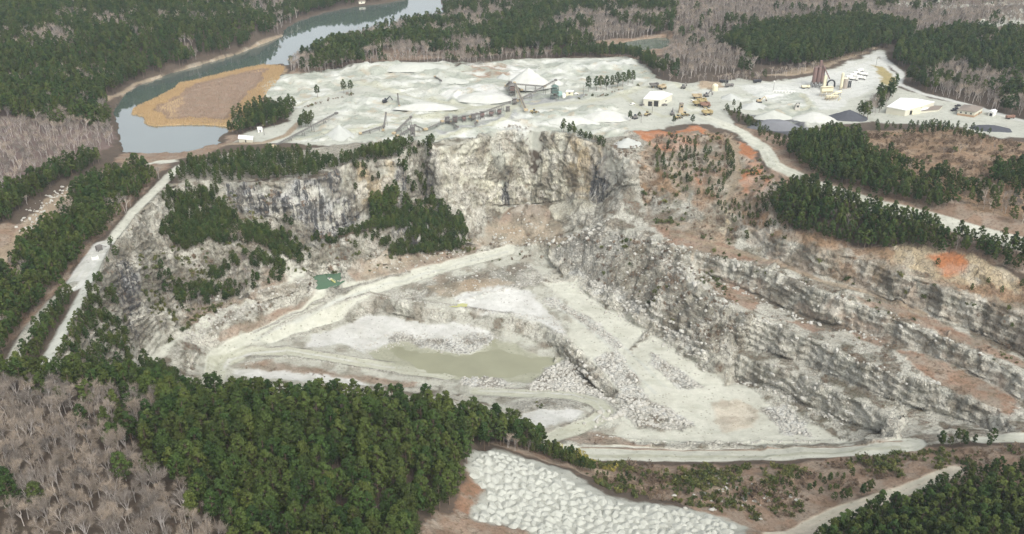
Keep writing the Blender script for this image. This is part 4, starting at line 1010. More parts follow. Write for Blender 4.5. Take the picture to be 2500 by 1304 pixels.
scatter([(1760,120),(1790,95),(1900,70),(2100,55),(2230,80),(2220,105),(2120,130),(2000,165),(1930,168),(1850,160)], 5.2, (.85,1.1), {'pine': 1}, fray=2)
scatter([(2170,150),(2200,115),(2330,85),(2520,90),(2520,200),(2430,190),(2330,165),(2250,190),(2190,160)], 5.4, (.8,1.1), {'pine': .75, 'bare': .25}, fray=2)
scatter([(1600,185),(1640,110),(1650,40),(1520,-50),(2650,-60),(2650,60),(2350,75),(2230,80),(2100,50),(1900,65),(1780,90),(1755,125),(1850,165),(1830,185),(1720,185),(1650,198)], 6.0, (.8,1.1), {'bare': .8, 'pine': .2}, fray=2, keep=.9)
scatter([(2205,200),(2250,190),(2330,165),(2430,190),(2650,210),(2650,330),(2520,295),(2400,262),(2255,225)], 5.4, (.8,1.1), {'bare': .6, 'pine': .4}, fray=2)
scatter([(-250,-60),(1000,-110),(990,-20),(930,4),(870,10),(790,27),(720,48),(680,72),(680,92),(590,122),(500,148),(420,170),(330,202),(262,238),(262,275),(280,330),(150,320),(60,300),(-250,330)], 5.8, (.85,1.15), {'pine': .72, 'bare': .28}, fray=3)
scatter([(1300,-160),(1700,-160),(2600,-160),(2600,-70),(1300,-70)], 9, (.9,1.2), {'bare': .6, 'pine': .4}, fray=3)
scatter([(1770,350),(1790,350),(1800,420),(1775,450)], 3, (.25,.4), {'pine': 1}, fray=.5)
scatter([(1720,470),(1790,500),(1900,470),(1930,560),(1880,600),(1800,570)], 3.4, (.25,.45), {'pine': .5, 'bare': .5}, keep=.8)
scatter([(185,712),(200,720),(130,845),(100,890),(85,880),(125,800)], 2.8, (.25,.4), {'pine': 1}, fray=.5)
scatter([(740,262),(800,240),(862,228),(866,233),(800,247),(745,269)], 2.4, (.6,1.2), {'brush': .6, 'shrub': .4}, fray=.5)
scatter([(1400,238),(1480,226),(1560,206),(1562,212),(1480,232),(1405,243)], 2.6, (.6,1.2), {'brush': .4, 'shrub': .6}, fray=.5)
scatter([(880,158),(1000,150),(1120,158),(1250,146),(1400,142),(1400,132),(1250,132),(1100,138),(880,148)], 4.5, (.4,.8), {'bare': .7, 'pine': .3}, fray=1)
scatter([(1610,200),(1720,198),(1840,192),(1900,180),(2000,165),(2000,172),(1900,190),(1830,200),(1720,204)], 4.5, (.4,.8), {'bare': .85, 'pine': .15}, fray=1)
scatter([(1580,360),(1640,345),(1700,350),(1760,380),(1780,470),(1700,490),(1610,450)], 4, (.25,.45), {'pine': 1}, fray=1, keep=.5)
scatter([(1480,365),(1545,395),(1560,350),(1520,345)], 2.4, (.7,1.4), {'brush': .7, 'shrub': .3}, fray=1)
scatter([(2530,60),(2900,40),(3050,500),(3000,1250),(2720,1250),(2640,1120),(2640,700),(2560,420)], 8, (.7,1.05), {'pine': .6, 'bare': .4})
scatter([(-170,-60),(-500,-40),(-560,700),(-520,1300),(-170,1300)], 8, (.75,1.1), {'bare': .55, 'pine': .45})
# scattered bushes and dead brush
scatter([(1550,410),(1600,335),(1700,318),(1780,330),(1850,390),(1900,450),(1930,560),(1800,545),(1790,600),(1700,580),(1590,545),(1560,470)], 3.4, (.7,1.6), {'brush': .55, 'shrub': .45}, keep=.9)
scatter([(1590,390),(1700,370),(1760,440),(1720,470),(1620,460)], 3.6, (.25,.45), {'pine': .6, 'bare': .4}, keep=.8)
scatter([(1840,480),(1900,470),(1920,560),(1850,540)], 5, (.3,.5), {'pine': .5, 'bare': .5}, keep=.7)
scatter([(1380,1122),(1480,1130),(1600,1138),(1800,1140),(2000,1128),(2200,1100),(2500,1098),(2540,1130),(2300,1150),(2100,1185),(1950,1260),(1850,1280),(1720,1240),(1560,1212),(1480,1195)], 2.0, (.7,1.6), {'brush': .4, 'shrub': .6}, keep=.85)
scatter([(1450,1150),(1560,1165),(1750,1200),(1950,1170),(2100,1165),(2050,1200),(1900,1230),(1700,1215),(1540,1195)], 3.2, (.2,.38), {'pine': 1}, keep=.8)
scatter([(1290,1075),(1340,1090),(1420,1130),(1500,1190),(1440,1160),(1330,1118),(1250,1100)], 3.2, (.3,.55), {'pine': 1}, fray=1)
scatter([(1330,1092),(1380,1090),(1450,1135),(1500,1165),(1440,1140)], 3, (.8,1.4), {'shrub': 1}, fray=1)
scatter([(2110,330),(2300,315),(2460,345),(2520,360),(2560,420),(2520,480),(2300,440),(2200,410),(2130,380)], 2.9, (.8,1.7), {'brush': .75, 'shrub': .25}, keep=.85)
scatter([(2120,340),(2300,330),(2480,360),(2520,420),(2300,440),(2180,400)], 7, (.25,.5), {'bare': .8, 'pine': .2}, keep=.6)
scatter([(1345,605),(1480,545),(1640,602),(1760,690),(1830,775),(1790,890),(1700,840),(1600,775),(1440,680)], 3.0, (.6,1.4), {'brush': .7, 'shrub': .3}, keep=.7)
scatter([(1800,555),(2000,610),(2200,672),(2500,770),(2520,860),(2300,775),(2000,675),(1880,625)], 2.6, (.7,1.5), {'brush': .5, 'shrub': .5}, keep=.75)
scatter([(2220,640),(2400,660),(2520,690),(2520,760),(2300,700)], 6, (.3,.5), {'pine': 1}, keep=.45)
scatter([(340,640),(440,540),(560,460),(700,470),(820,590),(1140,580),(1160,610),(880,640),(560,740),(360,840)], 1.8, (.8,1.6), {'brush': .45, 'shrub': .55}, keep=.7)
scatter([(540,448),(800,440),(960,420),(1000,560),(760,600),(600,560)], 2.8, (.7,1.3), {'brush': .5, 'shrub': .5}, keep=.25)
scatter([(880,660),(1010,630),(1160,602),(1300,500),(1420,575),(1380,600),(1150,640),(1000,668)], 4.5, (.6,1.2), {'brush': .7, 'shrub': .3}, keep=.5)
scatter([(460,770),(700,690),(850,690),(700,770),(560,830)], 4.5, (.5,1.1), {'brush': 1}, keep=.5)
scatter([(1600,545),(2000,690),(2500,880),(2500,930),(2400,900),(2000,740),(1640,600)], 3.4, (.5,1.1), {'brush': .7, 'shrub': .3}, keep=.4)
scatter([(1700,690),(1860,730),(2170,840),(2440,940),(2400,985),(2100,885),(1830,775)], 3.8, (.5,1.0), {'brush': .8, 'shrub': .2}, keep=.4)
scatter([(1360,1045),(1480,1060),(1600,1095),(1400,1095)], 3.5, (.5,1.0), {'brush': 1}, keep=.5)
scatter([(1240,985),(1330,985),(1340,995),(1250,1000)], 3, (.5,.9), {'shrub': 1}, keep=.8)
scatter([(1820,195),(1950,188),(2060,152),(2140,120),(2050,132),(1900,182)], 6, (.5,1), {'brush': 1}, keep=.6)
scatter([(600,890),(1020,938),(1000,948),(620,905)], 4, (.5,.9), {'brush': 1}, keep=.5)
print('spots', {k_: len(v) for k_, v in SPOTS.items()}, round(time.time() - T0, 1))

def in_view(s, h):
    px, py, d = proj((s[0], s[1], s[2] + h))
    return -30 < px < PW + 30 and -20 < py < PH + 60, d
def split(kind, h, n):
    big, rest = [], []
    for s in SPOTS[kind]:
        v, d = in_view(s, h * s[3]); (big if v else rest).append((s[3] / max(d, 1), s))
    big.sort(key=lambda t: -t[0])
    return [s for _, s in big[:n]], [s for _, s in big[n:]] + [s for _, s in rest]
def zone(s):
    px, py, d = proj(s[:3]); return float(px), float(py)
def place_tree(name, meshes, s, label, cat, group):
    e = bpy.data.objects.new(name, None); col.objects.link(e); e.empty_display_size = .5
    e.location = s[:3]; e.rotation_euler = (0, 0, s[4]); e.scale = (s[3], s[3], s[3] * random.uniform(.92, 1.08))
    tag(e, label, cat, group)
    for nm, me in zip(('trunk', 'crown'), meshes):
        o = bpy.data.objects.new(nm, me); col.objects.link(o); o.parent = e
    return e
def instanced(name, spots, protos, label):
    """one mass of trees too many to count, standing as copies of the given single trees"""
    me = bpy.data.meshes.new(name); me.from_pydata([s[:3] for s in spots], [], [])
    for an, ty, vals in (('rotz', 'FLOAT', [s[4] for s in spots]), ('scl', 'FLOAT', [s[3] for s in spots]), ('pick', 'INT', [random.randrange(len(protos)) for _ in spots])):
        at = me.attributes.new(an, ty, 'POINT'); at.data.foreach_set('value', vals)
    o = bpy.data.objects.new(name, me); col.objects.link(o); tag(o, label, None, None, 'stuff')
    ng = bpy.data.node_groups.new(name, 'GeometryNodeTree')
    ng.interface.new_socket('Geometry', in_out='INPUT', socket_type='NodeSocketGeometry'); ng.interface.new_socket('Geometry', in_out='OUTPUT', socket_type='NodeSocketGeometry')
    N_ = ng.nodes.new; gi, go = N_('NodeGroupInput'), N_('NodeGroupOutput')
    j = N_('GeometryNodeJoinGeometry')
    for p in protos:
        oi = N_('GeometryNodeObjectInfo'); oi.inputs['Object'].default_value = p; oi.inputs['As Instance'].default_value = True; oi.transform_space = 'ORIGINAL'
        ng.links.new(oi.outputs['Geometry'], j.inputs[0])
    ip = N_('GeometryNodeInstanceOnPoints'); ip.inputs['Pick Instance'].default_value = True
    def attr(n, ty):
        a = N_('GeometryNodeInputNamedAttribute'); a.data_type = ty; a.inputs['Name'].default_value = n
        return next(x for x in a.outputs if x.enabled and x.name == 'Attribute')
    cx = N_('ShaderNodeCombineXYZ'); ng.links.new(attr('rotz', 'FLOAT'), cx.inputs[2])
    ng.links.new(gi.outputs[0], ip.inputs['Points']); ng.links.new(j.outputs[0], ip.inputs['Instance'])
    ng.links.new(attr('pick', 'INT'), ip.inputs['Instance Index']); ng.links.new(cx.outputs[0], ip.inputs['Rotation']); ng.links.new(attr('scl', 'FLOAT'), ip.inputs['Scale'])
    ng.links.new(ip.outputs[0], go.inputs[0])
    md = o.modifiers.new('copies', 'NODES'); md.node_group = ng
    return o
def single(name, me, s, label, cat, group):
    o = bpy.data.objects.new(name, me); col.objects.link(o); o.location = s[:3]; o.rotation_euler = (0, 0, s[4]); o.scale = (s[3],) * 3
    return tag(o, label, cat, group)
near, rest = split('pine', 16, 290)
for i, s in enumerate(near):
    px, py = zone(s)
    if px > 1900: lb, gp = 'dark green pine in the dense wood at the bottom right, below the pale dirt road', 'pines of the bottom right wood'
    elif px < 0 or py > 1120: lb, gp = 'bushy green pine inside the dense foreground wood beside the bare trees', 'pines inside the foreground wood'
    else: lb, gp = 'tall green pine along the upper part of the foreground wood, below the pit', 'pines at the top of the foreground wood'
    place_tree('pine_tree', PINE_M[i % 5], s, lb, 'pine tree', gp)
pr = [single('pine_tree', m, rest.pop(random.randrange(len(rest) // 3)), 'small distant pine standing among the other pines of the woods', 'pine tree', 'distant pines of the woods') for m in PINE_FAR]
instanced('pine_woods', rest, pr, 'dark green pine woods around the quarry and the lake')
W_ = XY([(1335,1082),(1375,1080),(1440,1115),(1500,1150),(1470,1165),(1400,1135),(1350,1110)]); n_y = 0
while n_y < 46:
    x, y = random.uniform(min(p[0] for p in W_), max(p[0] for p in W_)), random.uniform(min(p[1] for p in W_), max(p[1] for p in W_))
    if inpoly(np.array([x]), np.array([y]), W_)[0]:
        single('yellow_bush', YSHRUB[n_y % 3], (x, y, ground(x, y) - .1, random.uniform(.8, 1.8), random.uniform(0, 6)), 'yellow green bush on the bank between the tailings shelf and the haul road', 'bush', 'yellow green bushes'); n_y += 1
near, rest = split('bare', 14, 290)
for i, s in enumerate(near):
    place_tree('bare_tree', BARE_M[i % 4], s, 'leafless grey brown tree in the bare wood at the bottom left', 'bare tree', 'bare trees of the bottom left wood') if zone(s)[0] < 700 and zone(s)[1] > 950 else \
    place_tree('bare_tree', BARE_M[i % 4], s, 'leafless grey tree standing at the edge of a pine wood', 'bare tree', 'bare trees near the pines')
pr = [single('bare_tree', m, rest.pop(random.randrange(len(rest) // 3)), 'small distant leafless tree among the other bare trees', 'bare tree', 'distant bare trees') for m in BARE_FAR]
instanced('bare_woods', rest, pr, 'leafless grey woods around the quarry, the plant and the lake')
near, rest = split('shrub', 2, 290)
for i, s in enumerate(near):
    px, py = zone(s)
    lb, gp = ('low olive green bush on the reddish scrub below the haul road', 'bushes below the haul road') if py > 1000 else ('small olive green bush growing on the quarry slopes', 'bushes on the quarry slopes')
    single('bush', SHRUB[i % 4], s, lb, 'bush', gp)
pr = [o for o in col.objects if o.name.startswith('bush')][:4]
if rest: instanced('scrub', rest, pr, 'scattered olive green scrub on the quarry slopes')
b = SPOTS['brush']; pr = [single('dead_bush', BRUSH[i], b.pop(i * 40), 'low brown leafless bush on the scrubby slope', 'bush', 'brown leafless bushes') for i in range(3)]
instanced('dead_brush', b, pr, 'low brown dead brush over the slopes and spoil ground')
print('vegetation', round(time.time() - T0, 1))
# ------------------------------------------------------------------ loose rock and dumped heaps
def plain(name, rgb, rough=.8, var=.12, sc=.6, metal=0.0, spec=.3):
    k = NT(name); pos = k.n('ShaderNodeTexCoord').outputs['Object']
    n = k.noise(pos, sc, 5, .65)
    k.link(k.mix(n, tuple(c * (1 - var * 1.6) for c in rgb), tuple(min(.9, c * (1 + var * 1.6)) for c in rgb)), k.b.inputs['Base Color'])
    k.b.inputs['Roughness'].default_value = rough; k.b.inputs['Metallic'].default_value = metal; k.b.inputs['Specular IOR Level'].default_value = spec
    return k.m
def stone_mat():
    k = NT('broken_stone'); oi = k.n('ShaderNodeObjectInfo'); pos = k.n('ShaderNodeTexCoord').outputs['Object']
    c = k.mix(oi.outputs['Random'], (.50, .495, .455), (.36, .35, .31))
    c = k.mix(k.ramp(k.noise(pos, 1.4, 5, .7), .4, .7), c, (.36, .34, .29)); k.link(c, k.b.inputs['Base Color'])
    k.bump(k.noise(pos, 3, 5, .7), .5, .2); return k.m
M_stone = stone_mat()
def boulder_mesh(seed):
    g = np.random.default_rng(seed); bm = bmesh.new(); bmesh.ops.create_icosphere(bm, subdivisions=2, radius=1)
    pl = [(rnd_unit(1, g)[0], g.uniform(.55, .85)) for _ in range(9)]; sx = g.uniform(.75, 1.3, 3) * np.array([1, 1, .75])
    for v in bm.verts:
        p = np.array(v.co)
        for n, d in pl:
            t = p @ n
            if t > d: p = p - n * (t - d)
        v.co = Vector(p * sx)
    me = bpy.data.meshes.new('boulder'); bm.to_mesh(me); bm.free(); me.materials.append(M_stone); return me
BOULD = [boulder_mesh(600 + i) for i in range(6)]
ROCKS = []
def rock_line(P, n, spread, sc):
    W_ = XY(P); W_ = [(x, y, 0) for x, y in W_]; L = np.array(resample(W_, .8))
    for _ in range(n):
        p = L[random.randrange(len(L))]; x, y = p[0] + random.gauss(0, spread), p[1] + random.gauss(0, spread)
        ROCKS.append((x, y, ground(x, y), random.uniform(*sc) * random.choice((.6, .8, 1, 1, 1.3)), random.uniform(0, 6.28)))
def rock_area(P, n, sc):
    W_ = np.array(XY(P)); m0, m1 = W_.min(0), W_.max(0); c = 0
    for _ in range(n * 12):
        x, y = random.uniform(m0[0], m1[0]), random.uniform(m0[1], m1[1])
        if inpoly(np.array([x]), np.array([y]), W_)[0]:
            ROCKS.append((x, y, ground(x, y), random.uniform(*sc) * random.choice((.5, .7, 1, 1, 1.4)), random.uniform(0, 6.28))); c += 1
            if c >= n: break
rock_area([(1290,938),(1340,900),(1385,872),(1420,900),(1450,940),(1500,985),(1440,962),(1290,955)], 620, (.7, 1.3))
rock_area([(1500,850),(1560,930),(1590,990),(1540,970),(1505,940),(1450,880)], 230, (.6, 1.2))
rock_area([(1510,960),(1560,975),(1640,1000),(1700,1035),(1640,1050),(1560,1040),(1520,1010)], 330, (.6, 1.3))
rock_area([(1320,735),(1400,770),(1500,850),(1530,850),(1450,785),(1360,730)], 260, (.5, 1.0))
rock_area([(1590,860),(1660,905),(1700,930),(1720,950),(1650,945),(1600,900)], 160, (.5, 1.1))
rock_area([(1860,1000),(1920,985),(1960,1030),(1990,1070),(1920,1060)], 170, (.5, 1.1))
rock_area([(1120,868),(1060,858),(1000,838),(900,862),(840,850),(960,810),(1100,820),(1200,812),(1225,826),(1180,852)], 420, (.4, .8))
rock_area([(1130,920),(1200,920),(1260,940),(1180,950),(1120,940)], 130, (.5, 1.0))
rock_area([(1345,605),(1480,545),(1640,602),(1760,690),(1830,775),(1790,890),(1700,840),(1600,775),(1440,680)], 420, (.35, .95))
rock_area([(1160,600),(1290,495),(1420,575),(1380,610),(1250,598)], 160, (.5, 1.2))
rock_area([(440,835),(540,800),(680,730),(760,700),(755,690),(640,715),(530,760),(450,810)], 160, (.5, 1.2))
rock_area([(1040,660),(1290,640),(1340,690),(1260,712),(1120,722),(950,725)], 200, (.4, .9))
for P, n, sp, sc in ((((1440,690),(1520,735),(1600,785),(1680,840),(1725,872)), 150, 1.6, (.7, 1.5)), (((1400,700),(1480,752),(1560,803),(1640,856),(1720,905)), 160, 2.2, (.5, 1.1)),
        (((640,822),(720,778),(800,748),(905,718),(1000,737),(1130,752),(1250,768),(1330,780),(1390,828)), 240, .8, (.35, .8)), (((590,890),(700,872),(820,890),(960,910)), 90, .8, (.35, .7)),
        (((1120,735),(1180,722),(1260,700),(1330,690)), 70, 1, (.4, .9)), (((1250,770),(1350,775),(1390,835)), 60, 1.2, (.4, .9)), (((1450,1066),(1600,1080),(1750,1083),(1900,1080),(2080,1074)), 170, 1, (.3, .75)),
        (((1640,600),(1800,640),(1900,670),(2000,710),(2200,784),(2400,868)), 130, 2, (.4, 1.2)), (((1760,690),(1860,730),(1960,780),(2060,805),(2160,835)), 110, 2.2, (.5, 1.4)),
        (((1830,774),(1900,800),(2000,840),(2100,886),(2200,918),(2300,948)), 90, 1.6, (.5, 1.2)), (((1800,938),(1880,945),(1960,988),(2060,1032)), 130, 2.5, (.5, 1.3)), (((1340,610),(1400,580),(1480,545)), 60, 3, (.8, 1.8)),
        (((1450,1040),(1520,1000),(1560,1000)), 30, 3, (.9, 1.8)), (((1700,1150),(1760,1190),(1900,1220),(1700,1230)), 50, 7, (.5, 1.4)), (((60,560),(130,480),(210,440)), 120, 3, (.5, 1.1)),
        (((500,775),(560,740),(640,715),(740,690)), 60, 2, (.5, 1.1)), (((900,650),(1000,640),(1130,612)), 120, 4, (.4, 1.0)), (((1580,600),(1640,640),(1700,690),(1760,750)), 80, 4, (.7, 1.6)), (((1800,690),(1780,680)), 12, 2, (.8, 1.6))):
    rock_line(P, n, sp, sc)
ROCKS.sort(key=lambda s: -s[3] / max(1, float(proj(s[:3])[2])))
def rock_label(s):
    px, py = zone(s)
    if px > 1620 and py < 900: return 'large pale angular boulder lying on the rough benches of the right pit wall', 'boulders on the right benches'
    if px > 1280 and py > 860: return 'pale angular boulder in the broken rock between the pond and the white pit floor', 'boulders by the pit floor'
    if px > 1280: return 'pale angular boulder on the rubble slope under the right wall', 'boulders on the rubble slope'
    return 'pale angular boulder beside the pit road on the left floor', 'boulders of the left pit floor'
big_r = ROCKS[:290]; n_s = [0]
for i, s in enumerate(big_r):
    o = bpy.data.objects.new('boulder', BOULD[i % 6]); col.objects.link(o)
    o.location = (s[0], s[1], s[2] + .1 * s[3]); o.rotation_euler = (random.uniform(-.4, .4), random.uniform(-.4, .4), s[4]); o.scale = (s[3],) * 3
    l, g_ = rock_label(s); tag(o, l, 'boulder', g_)
instanced('rubble', ROCKS[290:], [o for o in col.objects if o.name.startswith('boulder')][:6], 'broken pale rock strewn over the pit floor and slopes')

def heap_mesh(seed):
    """a tipped lorry load: steep cone pushed off centre, slumped and lumpy"""
    g = np.random.default_rng(seed); n, m = 12, 26; P, F = [], []
    ox, oy = g.uniform(-.22, .22, 2); kx = g.uniform(.75, 1.1); k2, k3, f2, f3 = g.uniform(.1, .24), g.uniform(.05, .16), *g.uniform(0, 6, 2)
    for i in range(n + 1):
        for j in range(m):
            a = 2 * math.pi * j / m; r = i / n; ca, sa = math.cos(a), math.sin(a)
            w = 1 + k2 * math.sin(2 * a + f2) + k3 * math.sin(3 * a + f3)
            h = (1 - r * r) ** 1.6 * (1 + .18 * math.sin(3 * a + f3) * r)
            h += .07 * float(perlin(ca * r * 2.2, sa * r * 2.2, seed * 3.1)) * (1 - r * .4) + .025 * float(perlin(ca * r * 6, sa * r * 6, seed))
            P.append((ca * r * w + ox * (1 - r), sa * r * w * kx + oy * (1 - r), h))
    for i in range(n):
        for j in range(m): F.append((i * m + j, (i + 1) * m + j, (i + 1) * m + (j + 1) % m, i * m + (j + 1) % m))
    return mesh_np('gravel_heap', np.array(P), np.array(F), [M_tail])
def powder(name, rgb, var=.08):
    k = NT(name); pos = k.n('ShaderNodeNewGeometry').outputs['Position']
    a = k.noise(pos, .25, 6, .65); b = k.noise(k.scaled(pos, (1, 1, .25)), 1.3, 5, .7)
    c = k.mix(a, tuple(c * (1 - var * 2) for c in rgb), tuple(min(.85, c * (1 + var * 2)) for c in rgb))
    c = k.mix(k.math('MULTIPLY', k.ramp(b, .5, .75), .35), c, tuple(c * .7 for c in rgb)); k.link(c, k.b.inputs['Base Color'])
    k.bump(b, .5, .5); return k.m
M_tail = powder('tailings', (.40, .407, .36), .13)
HEAP = [heap_mesh(i + 1) for i in range(9)]
W_ = XY([(1158,1128),(1200,1106),(1250,1118),(1330,1150),(1380,1172),(1420,1200),(1480,1222),(1600,1240),(1720,1262),(1790,1288),(1760,1330),(1330,1330),(1290,1290),(1150,1265),(1195,1205),(1150,1160)])
HZ = []; tries = 0
while tries < 30000 and len(HZ) < 290:
    tries += 1
    x, y = random.uniform(min(p[0] for p in W_), max(p[0] for p in W_)), random.uniform(min(p[1] for p in W_), max(p[1] for p in W_))
    if all((x - a) ** 2 + (y - b) ** 2 > 2.95 ** 2 for a, b in HZ) and inpoly(np.array([x]), np.array([y]), W_)[0]: HZ.append((x, y))
for i, (x, y) in enumerate(HZ):
    o = bpy.data.objects.new('gravel_heap', HEAP[i % 9]); col.objects.link(o); r = random.uniform(2.3, 3.2)
    o.location = (x, y, ground(x, y) - .35); o.rotation_euler = (0, 0, random.uniform(0, 6.28)); o.scale = (r, r, r * random.uniform(.45, .66))
    px = float(proj((x, y, o.location.z))[0])
    tag(o, 'pale dumped heap on the left broad end of the tailings shelf' if px < 1420 else 'pale dumped heap on the right narrow end of the tailings shelf', 'gravel heap', 'dumped heaps left' if px < 1420 else 'dumped heaps right')
print('rock', len(ROCKS), 'heaps', len(HZ), round(time.time() - T0, 1))
# ------------------------------------------------------------------ the plant : buildings, machines, conveyors, piles
class MB:
    """collects boxes, bars and round solids; build() links them as one mesh object"""
    def __init__(s): s.V, s.F = [], []
    def poly(s, P, F):
        o = len(s.V); s.V += [tuple(p) for p in P]; s.F += [tuple(i + o for i in f) for f in F]; return s
    def box(s, c, d, rz=0.0, rx=0.0):
        m = Matrix.Rotation(rz, 3, 'Z') @ Matrix.Rotation(rx, 3, 'X'); b = .06 * min(d)
        P = []
        for z_, in_ in ((-.5, b), (-.5 + b / d[2], 0), (.5 - b / d[2], 0), (.5, b)):
            for sx, sy in ((-1, -1), (1, -1), (1, 1), (-1, 1)):
                P.append(Vector(c) + m @ Vector((sx * (d[0] / 2 - in_), sy * (d[1] / 2 - in_), z_ * d[2])))
        F = [(3, 2, 1, 0), (12, 13, 14, 15)]
        for k in range(3):
            for i in range(4): F.append((4 * k + i, 4 * k + (i + 1) % 4, 4 * k + 4 + (i + 1) % 4, 4 * k + 4 + i))
        return s.poly(P, F)
    def bar(s, a, b, w, h=None):
        a, b = Vector(a), Vector(b); h = h or w; d = (b - a).normalized(); u = d.cross(Vector((0, 0, 1)))
        if u.length < 1e-3: u = Vector((1, 0, 0))
        u.normalize(); v = u.cross(d); P = []
        for p in (a, b):
            for i, j in ((-1, -1), (1, -1), (1, 1), (-1, 1)): P.append(p + u * (i * w / 2) + v * (j * h / 2))
        return s.poly(P, [(3, 2, 1, 0), (4, 5, 6, 7)] + [(i, (i + 1) % 4, 4 + (i + 1) % 4, 4 + i) for i in range(4)])
    def cyl(s, a, b, r0, r1=None, n=16):
        a, b = Vector(a), Vector(b); r1 = r0 if r1 is None else r1; d = (b - a).normalized()
        u = d.cross(Vector((0, 0, 1)) if abs(d.z) < .9 else Vector((1, 0, 0))).normalized(); v = d.cross(u); P = []
        for p, r in ((a, r0), (b, r1)):
            for i in range(n):
                t = 2 * math.pi * i / n; P.append(p + (u * math.cos(t) + v * math.sin(t)) * r)
        return s.poly(P, [tuple(range(n))[::-1], tuple(range(n, 2 * n))] + [(i, (i + 1) % n, n + (i + 1) % n, n + i) for i in range(n)])
    def prism(s, base, z0, z1, top=None):
        """walls over a ground outline; top: z per corner"""
        n = len(base); P = [(x, y, z0) for x, y in base] + [(x, y, (top[i] if top else z1)) for i, (x, y) in enumerate(base)]
        return s.poly(P, [tuple(range(n))[::-1], tuple(range(n, 2 * n))] + [(i, (i + 1) % n, n + (i + 1) % n, n + i) for i in range(n)])
    def build(s, name, mat, parent=None):
        me = bpy.data.meshes.new(name); me.from_pydata(s.V, [], s.F)
        bm = bmesh.new(); bm.from_mesh(me); bmesh.ops.recalc_face_normals(bm, faces=bm.faces); bm.to_mesh(me); bm.free()
        me.materials.append(mat); o = bpy.data.objects.new(name, me); col.objects.link(o)
        if parent: o.parent = parent
        return o
def thing(name, px, py, label, cat, rz=0.0, group=None, dz=0.0):
    p = hit(px, py); e = bpy.data.objects.new(name, None); col.objects.link(e); e.location = (p.x, p.y, p.z + dz); e.rotation_euler = (0, 0, rz)
    return tag(e, label, cat, group)
def copy_tree(o, parent=None):
    c = o.copy(); col.objects.link(c); c.parent = parent
    for ch in list(o.children): copy_tree(ch, c)
    return c
def local(e, px, py, z=0.0):
    """a surveyed ground point in the thing's own axes"""
    p = hit(px, py); q = Vector((p.x - e.location.x, p.y - e.location.y, 0)); q.rotate(Matrix.Rotation(-e.rotation_euler.z, 3, 'Z'))
    return (q.x, q.y, p.z - e.location.z + z)
M_cream = plain('cream_paint', (.66, .61, .44)); M_white = plain('white_sheet', (.76, .75, .70), .6, .05); M_roofw = plain('white_roof', (.78, .78, .76), .5, .05, .1)
M_wall = plain('pale_wall', (.56, .54, .44), .8, .08, .2); M_brown = plain('brown_steel', (.19, .125, .11), .7, .15); M_steel = plain('dusty_steel', (.16, .15, .138), .7, .25)
M_dark = plain('dark_opening', (.035, .035, .035), .9); M_yel = plain('yellow_paint', (.36, .29, .15), .85, .3); M_tan = plain('tan_steel', (.42, .34, .22), .8, .15)
M_tyre = plain('tyre_rubber', (.035, .035, .037), .9); M_glass = plain('dark_glass', (.03, .04, .05), .1, .1, .5, 0, .6); M_teal = plain('teal_paint', (.26, .38, .34), .6, .15)
M_grn = plain('green_steel', (.10, .15, .13), .7, .25); M_roofg = plain('grey_shingle', (.21, .18, .15), .9, .15, 1.5); M_brick = plain('tan_brick', (.36, .25, .16), .9, .15, 2); M_blk = plain('black_paint', (.03, .03, .035), .3, .1, .5, 0, .5)
M_red = plain('rust_red_paint', (.25, .15, .11), .8, .15); M_conc = plain('concrete', (.45, .43, .38), .9, .12, .4); M_belt = plain('dusty_belt', (.15, .145, .132), .9, .1)
M_grey = powder('grey_gravel', (.40, .41, .38)); M_coal = powder('black_millings', (.075, .078, .088), .12); M_wht = powder('white_stone_dust', (.47, .475, .435), .1); M_lgrey = powder('pale_gravel', (.42, .43, .385), .1); M_char = powder('charcoal_gravel', (.17, .175, .185), .1)

# stockpiles
def pile(px, py, rx, ry, h, mat, label, rz=0.0, seed=1, power=1.0, flat=0.0):
    c = hit(px, py); n, m = 14, 40; P, F = [], []
    for i in range(n + 1):
        for j in range(m):
            t = 2 * math.pi * j / m; r = i / n; w = 1 + .07 * math.sin(2 * t + seed) + .05 * math.sin(5 * t + 2 * seed)
            x, y = math.cos(t) * r * w * rx, math.sin(t) * r * w * ry
            hh = (1 - max(0, (r - flat) / (1 - flat)) ** power); hh *= 1 + .1 * float(perlin(x / 6, y / 6, seed)) * r
            hh += .05 * float(perlin(x / 2.5, y / 2.5, seed + 4))
            P.append((x, y, max(-.6, h * hh - .4) if i < n else -1.0))
    for i in range(n):
        for j in range(m): F.append((i * m + j, (i + 1) * m + j, (i + 1) * m + (j + 1) % m, i * m + (j + 1) % m))
    o = bpy.data.objects.new('stockpile', mesh_np('stockpile', np.array(P), np.array(F), [mat])); col.objects.link(o)
    o.location = c; o.rotation_euler = (0, 0, rz); return tag(o, label, 'stockpile')
pile(1290, 208, 22, 17, 17, M_wht, 'tallest bright white cone of stone dust behind the conveyors')
pile(1354, 203, 9, 8, 5.5, M_wht, 'small white cone beside the tallest white pile', seed=3)
pile(1362, 176, 12, 9, 4, M_wht, 'white mound behind the tallest white pile', seed=5)
pile(830, 333, 12.5, 11, 10, M_grey, 'grey gravel cone near the quarry edge below the long inclined conveyor', seed=2)
pile(1180, 240, 26, 13, 4.5, M_wht, 'broad low white pile left of the dark tower', seed=4, flat=.4)
pile(1010, 166, 36, 13, 5, M_lgrey, 'long pale bank of sand along the edge of the woods', seed=6, flat=.3)
pile(1040, 262, 26, 9, 4, M_wht, 'long white heap beside the sandy track left of the conveyors', seed=8, flat=.3)
pile(1100, 198, 18, 8, 4, M_lgrey, 'pale gravel heap left of the tallest white pile', seed=9)
pile(1228, 190, 7, 7, 4.5, M_grey, 'small grey gravel heap leaning on the tallest white pile', seed=10)
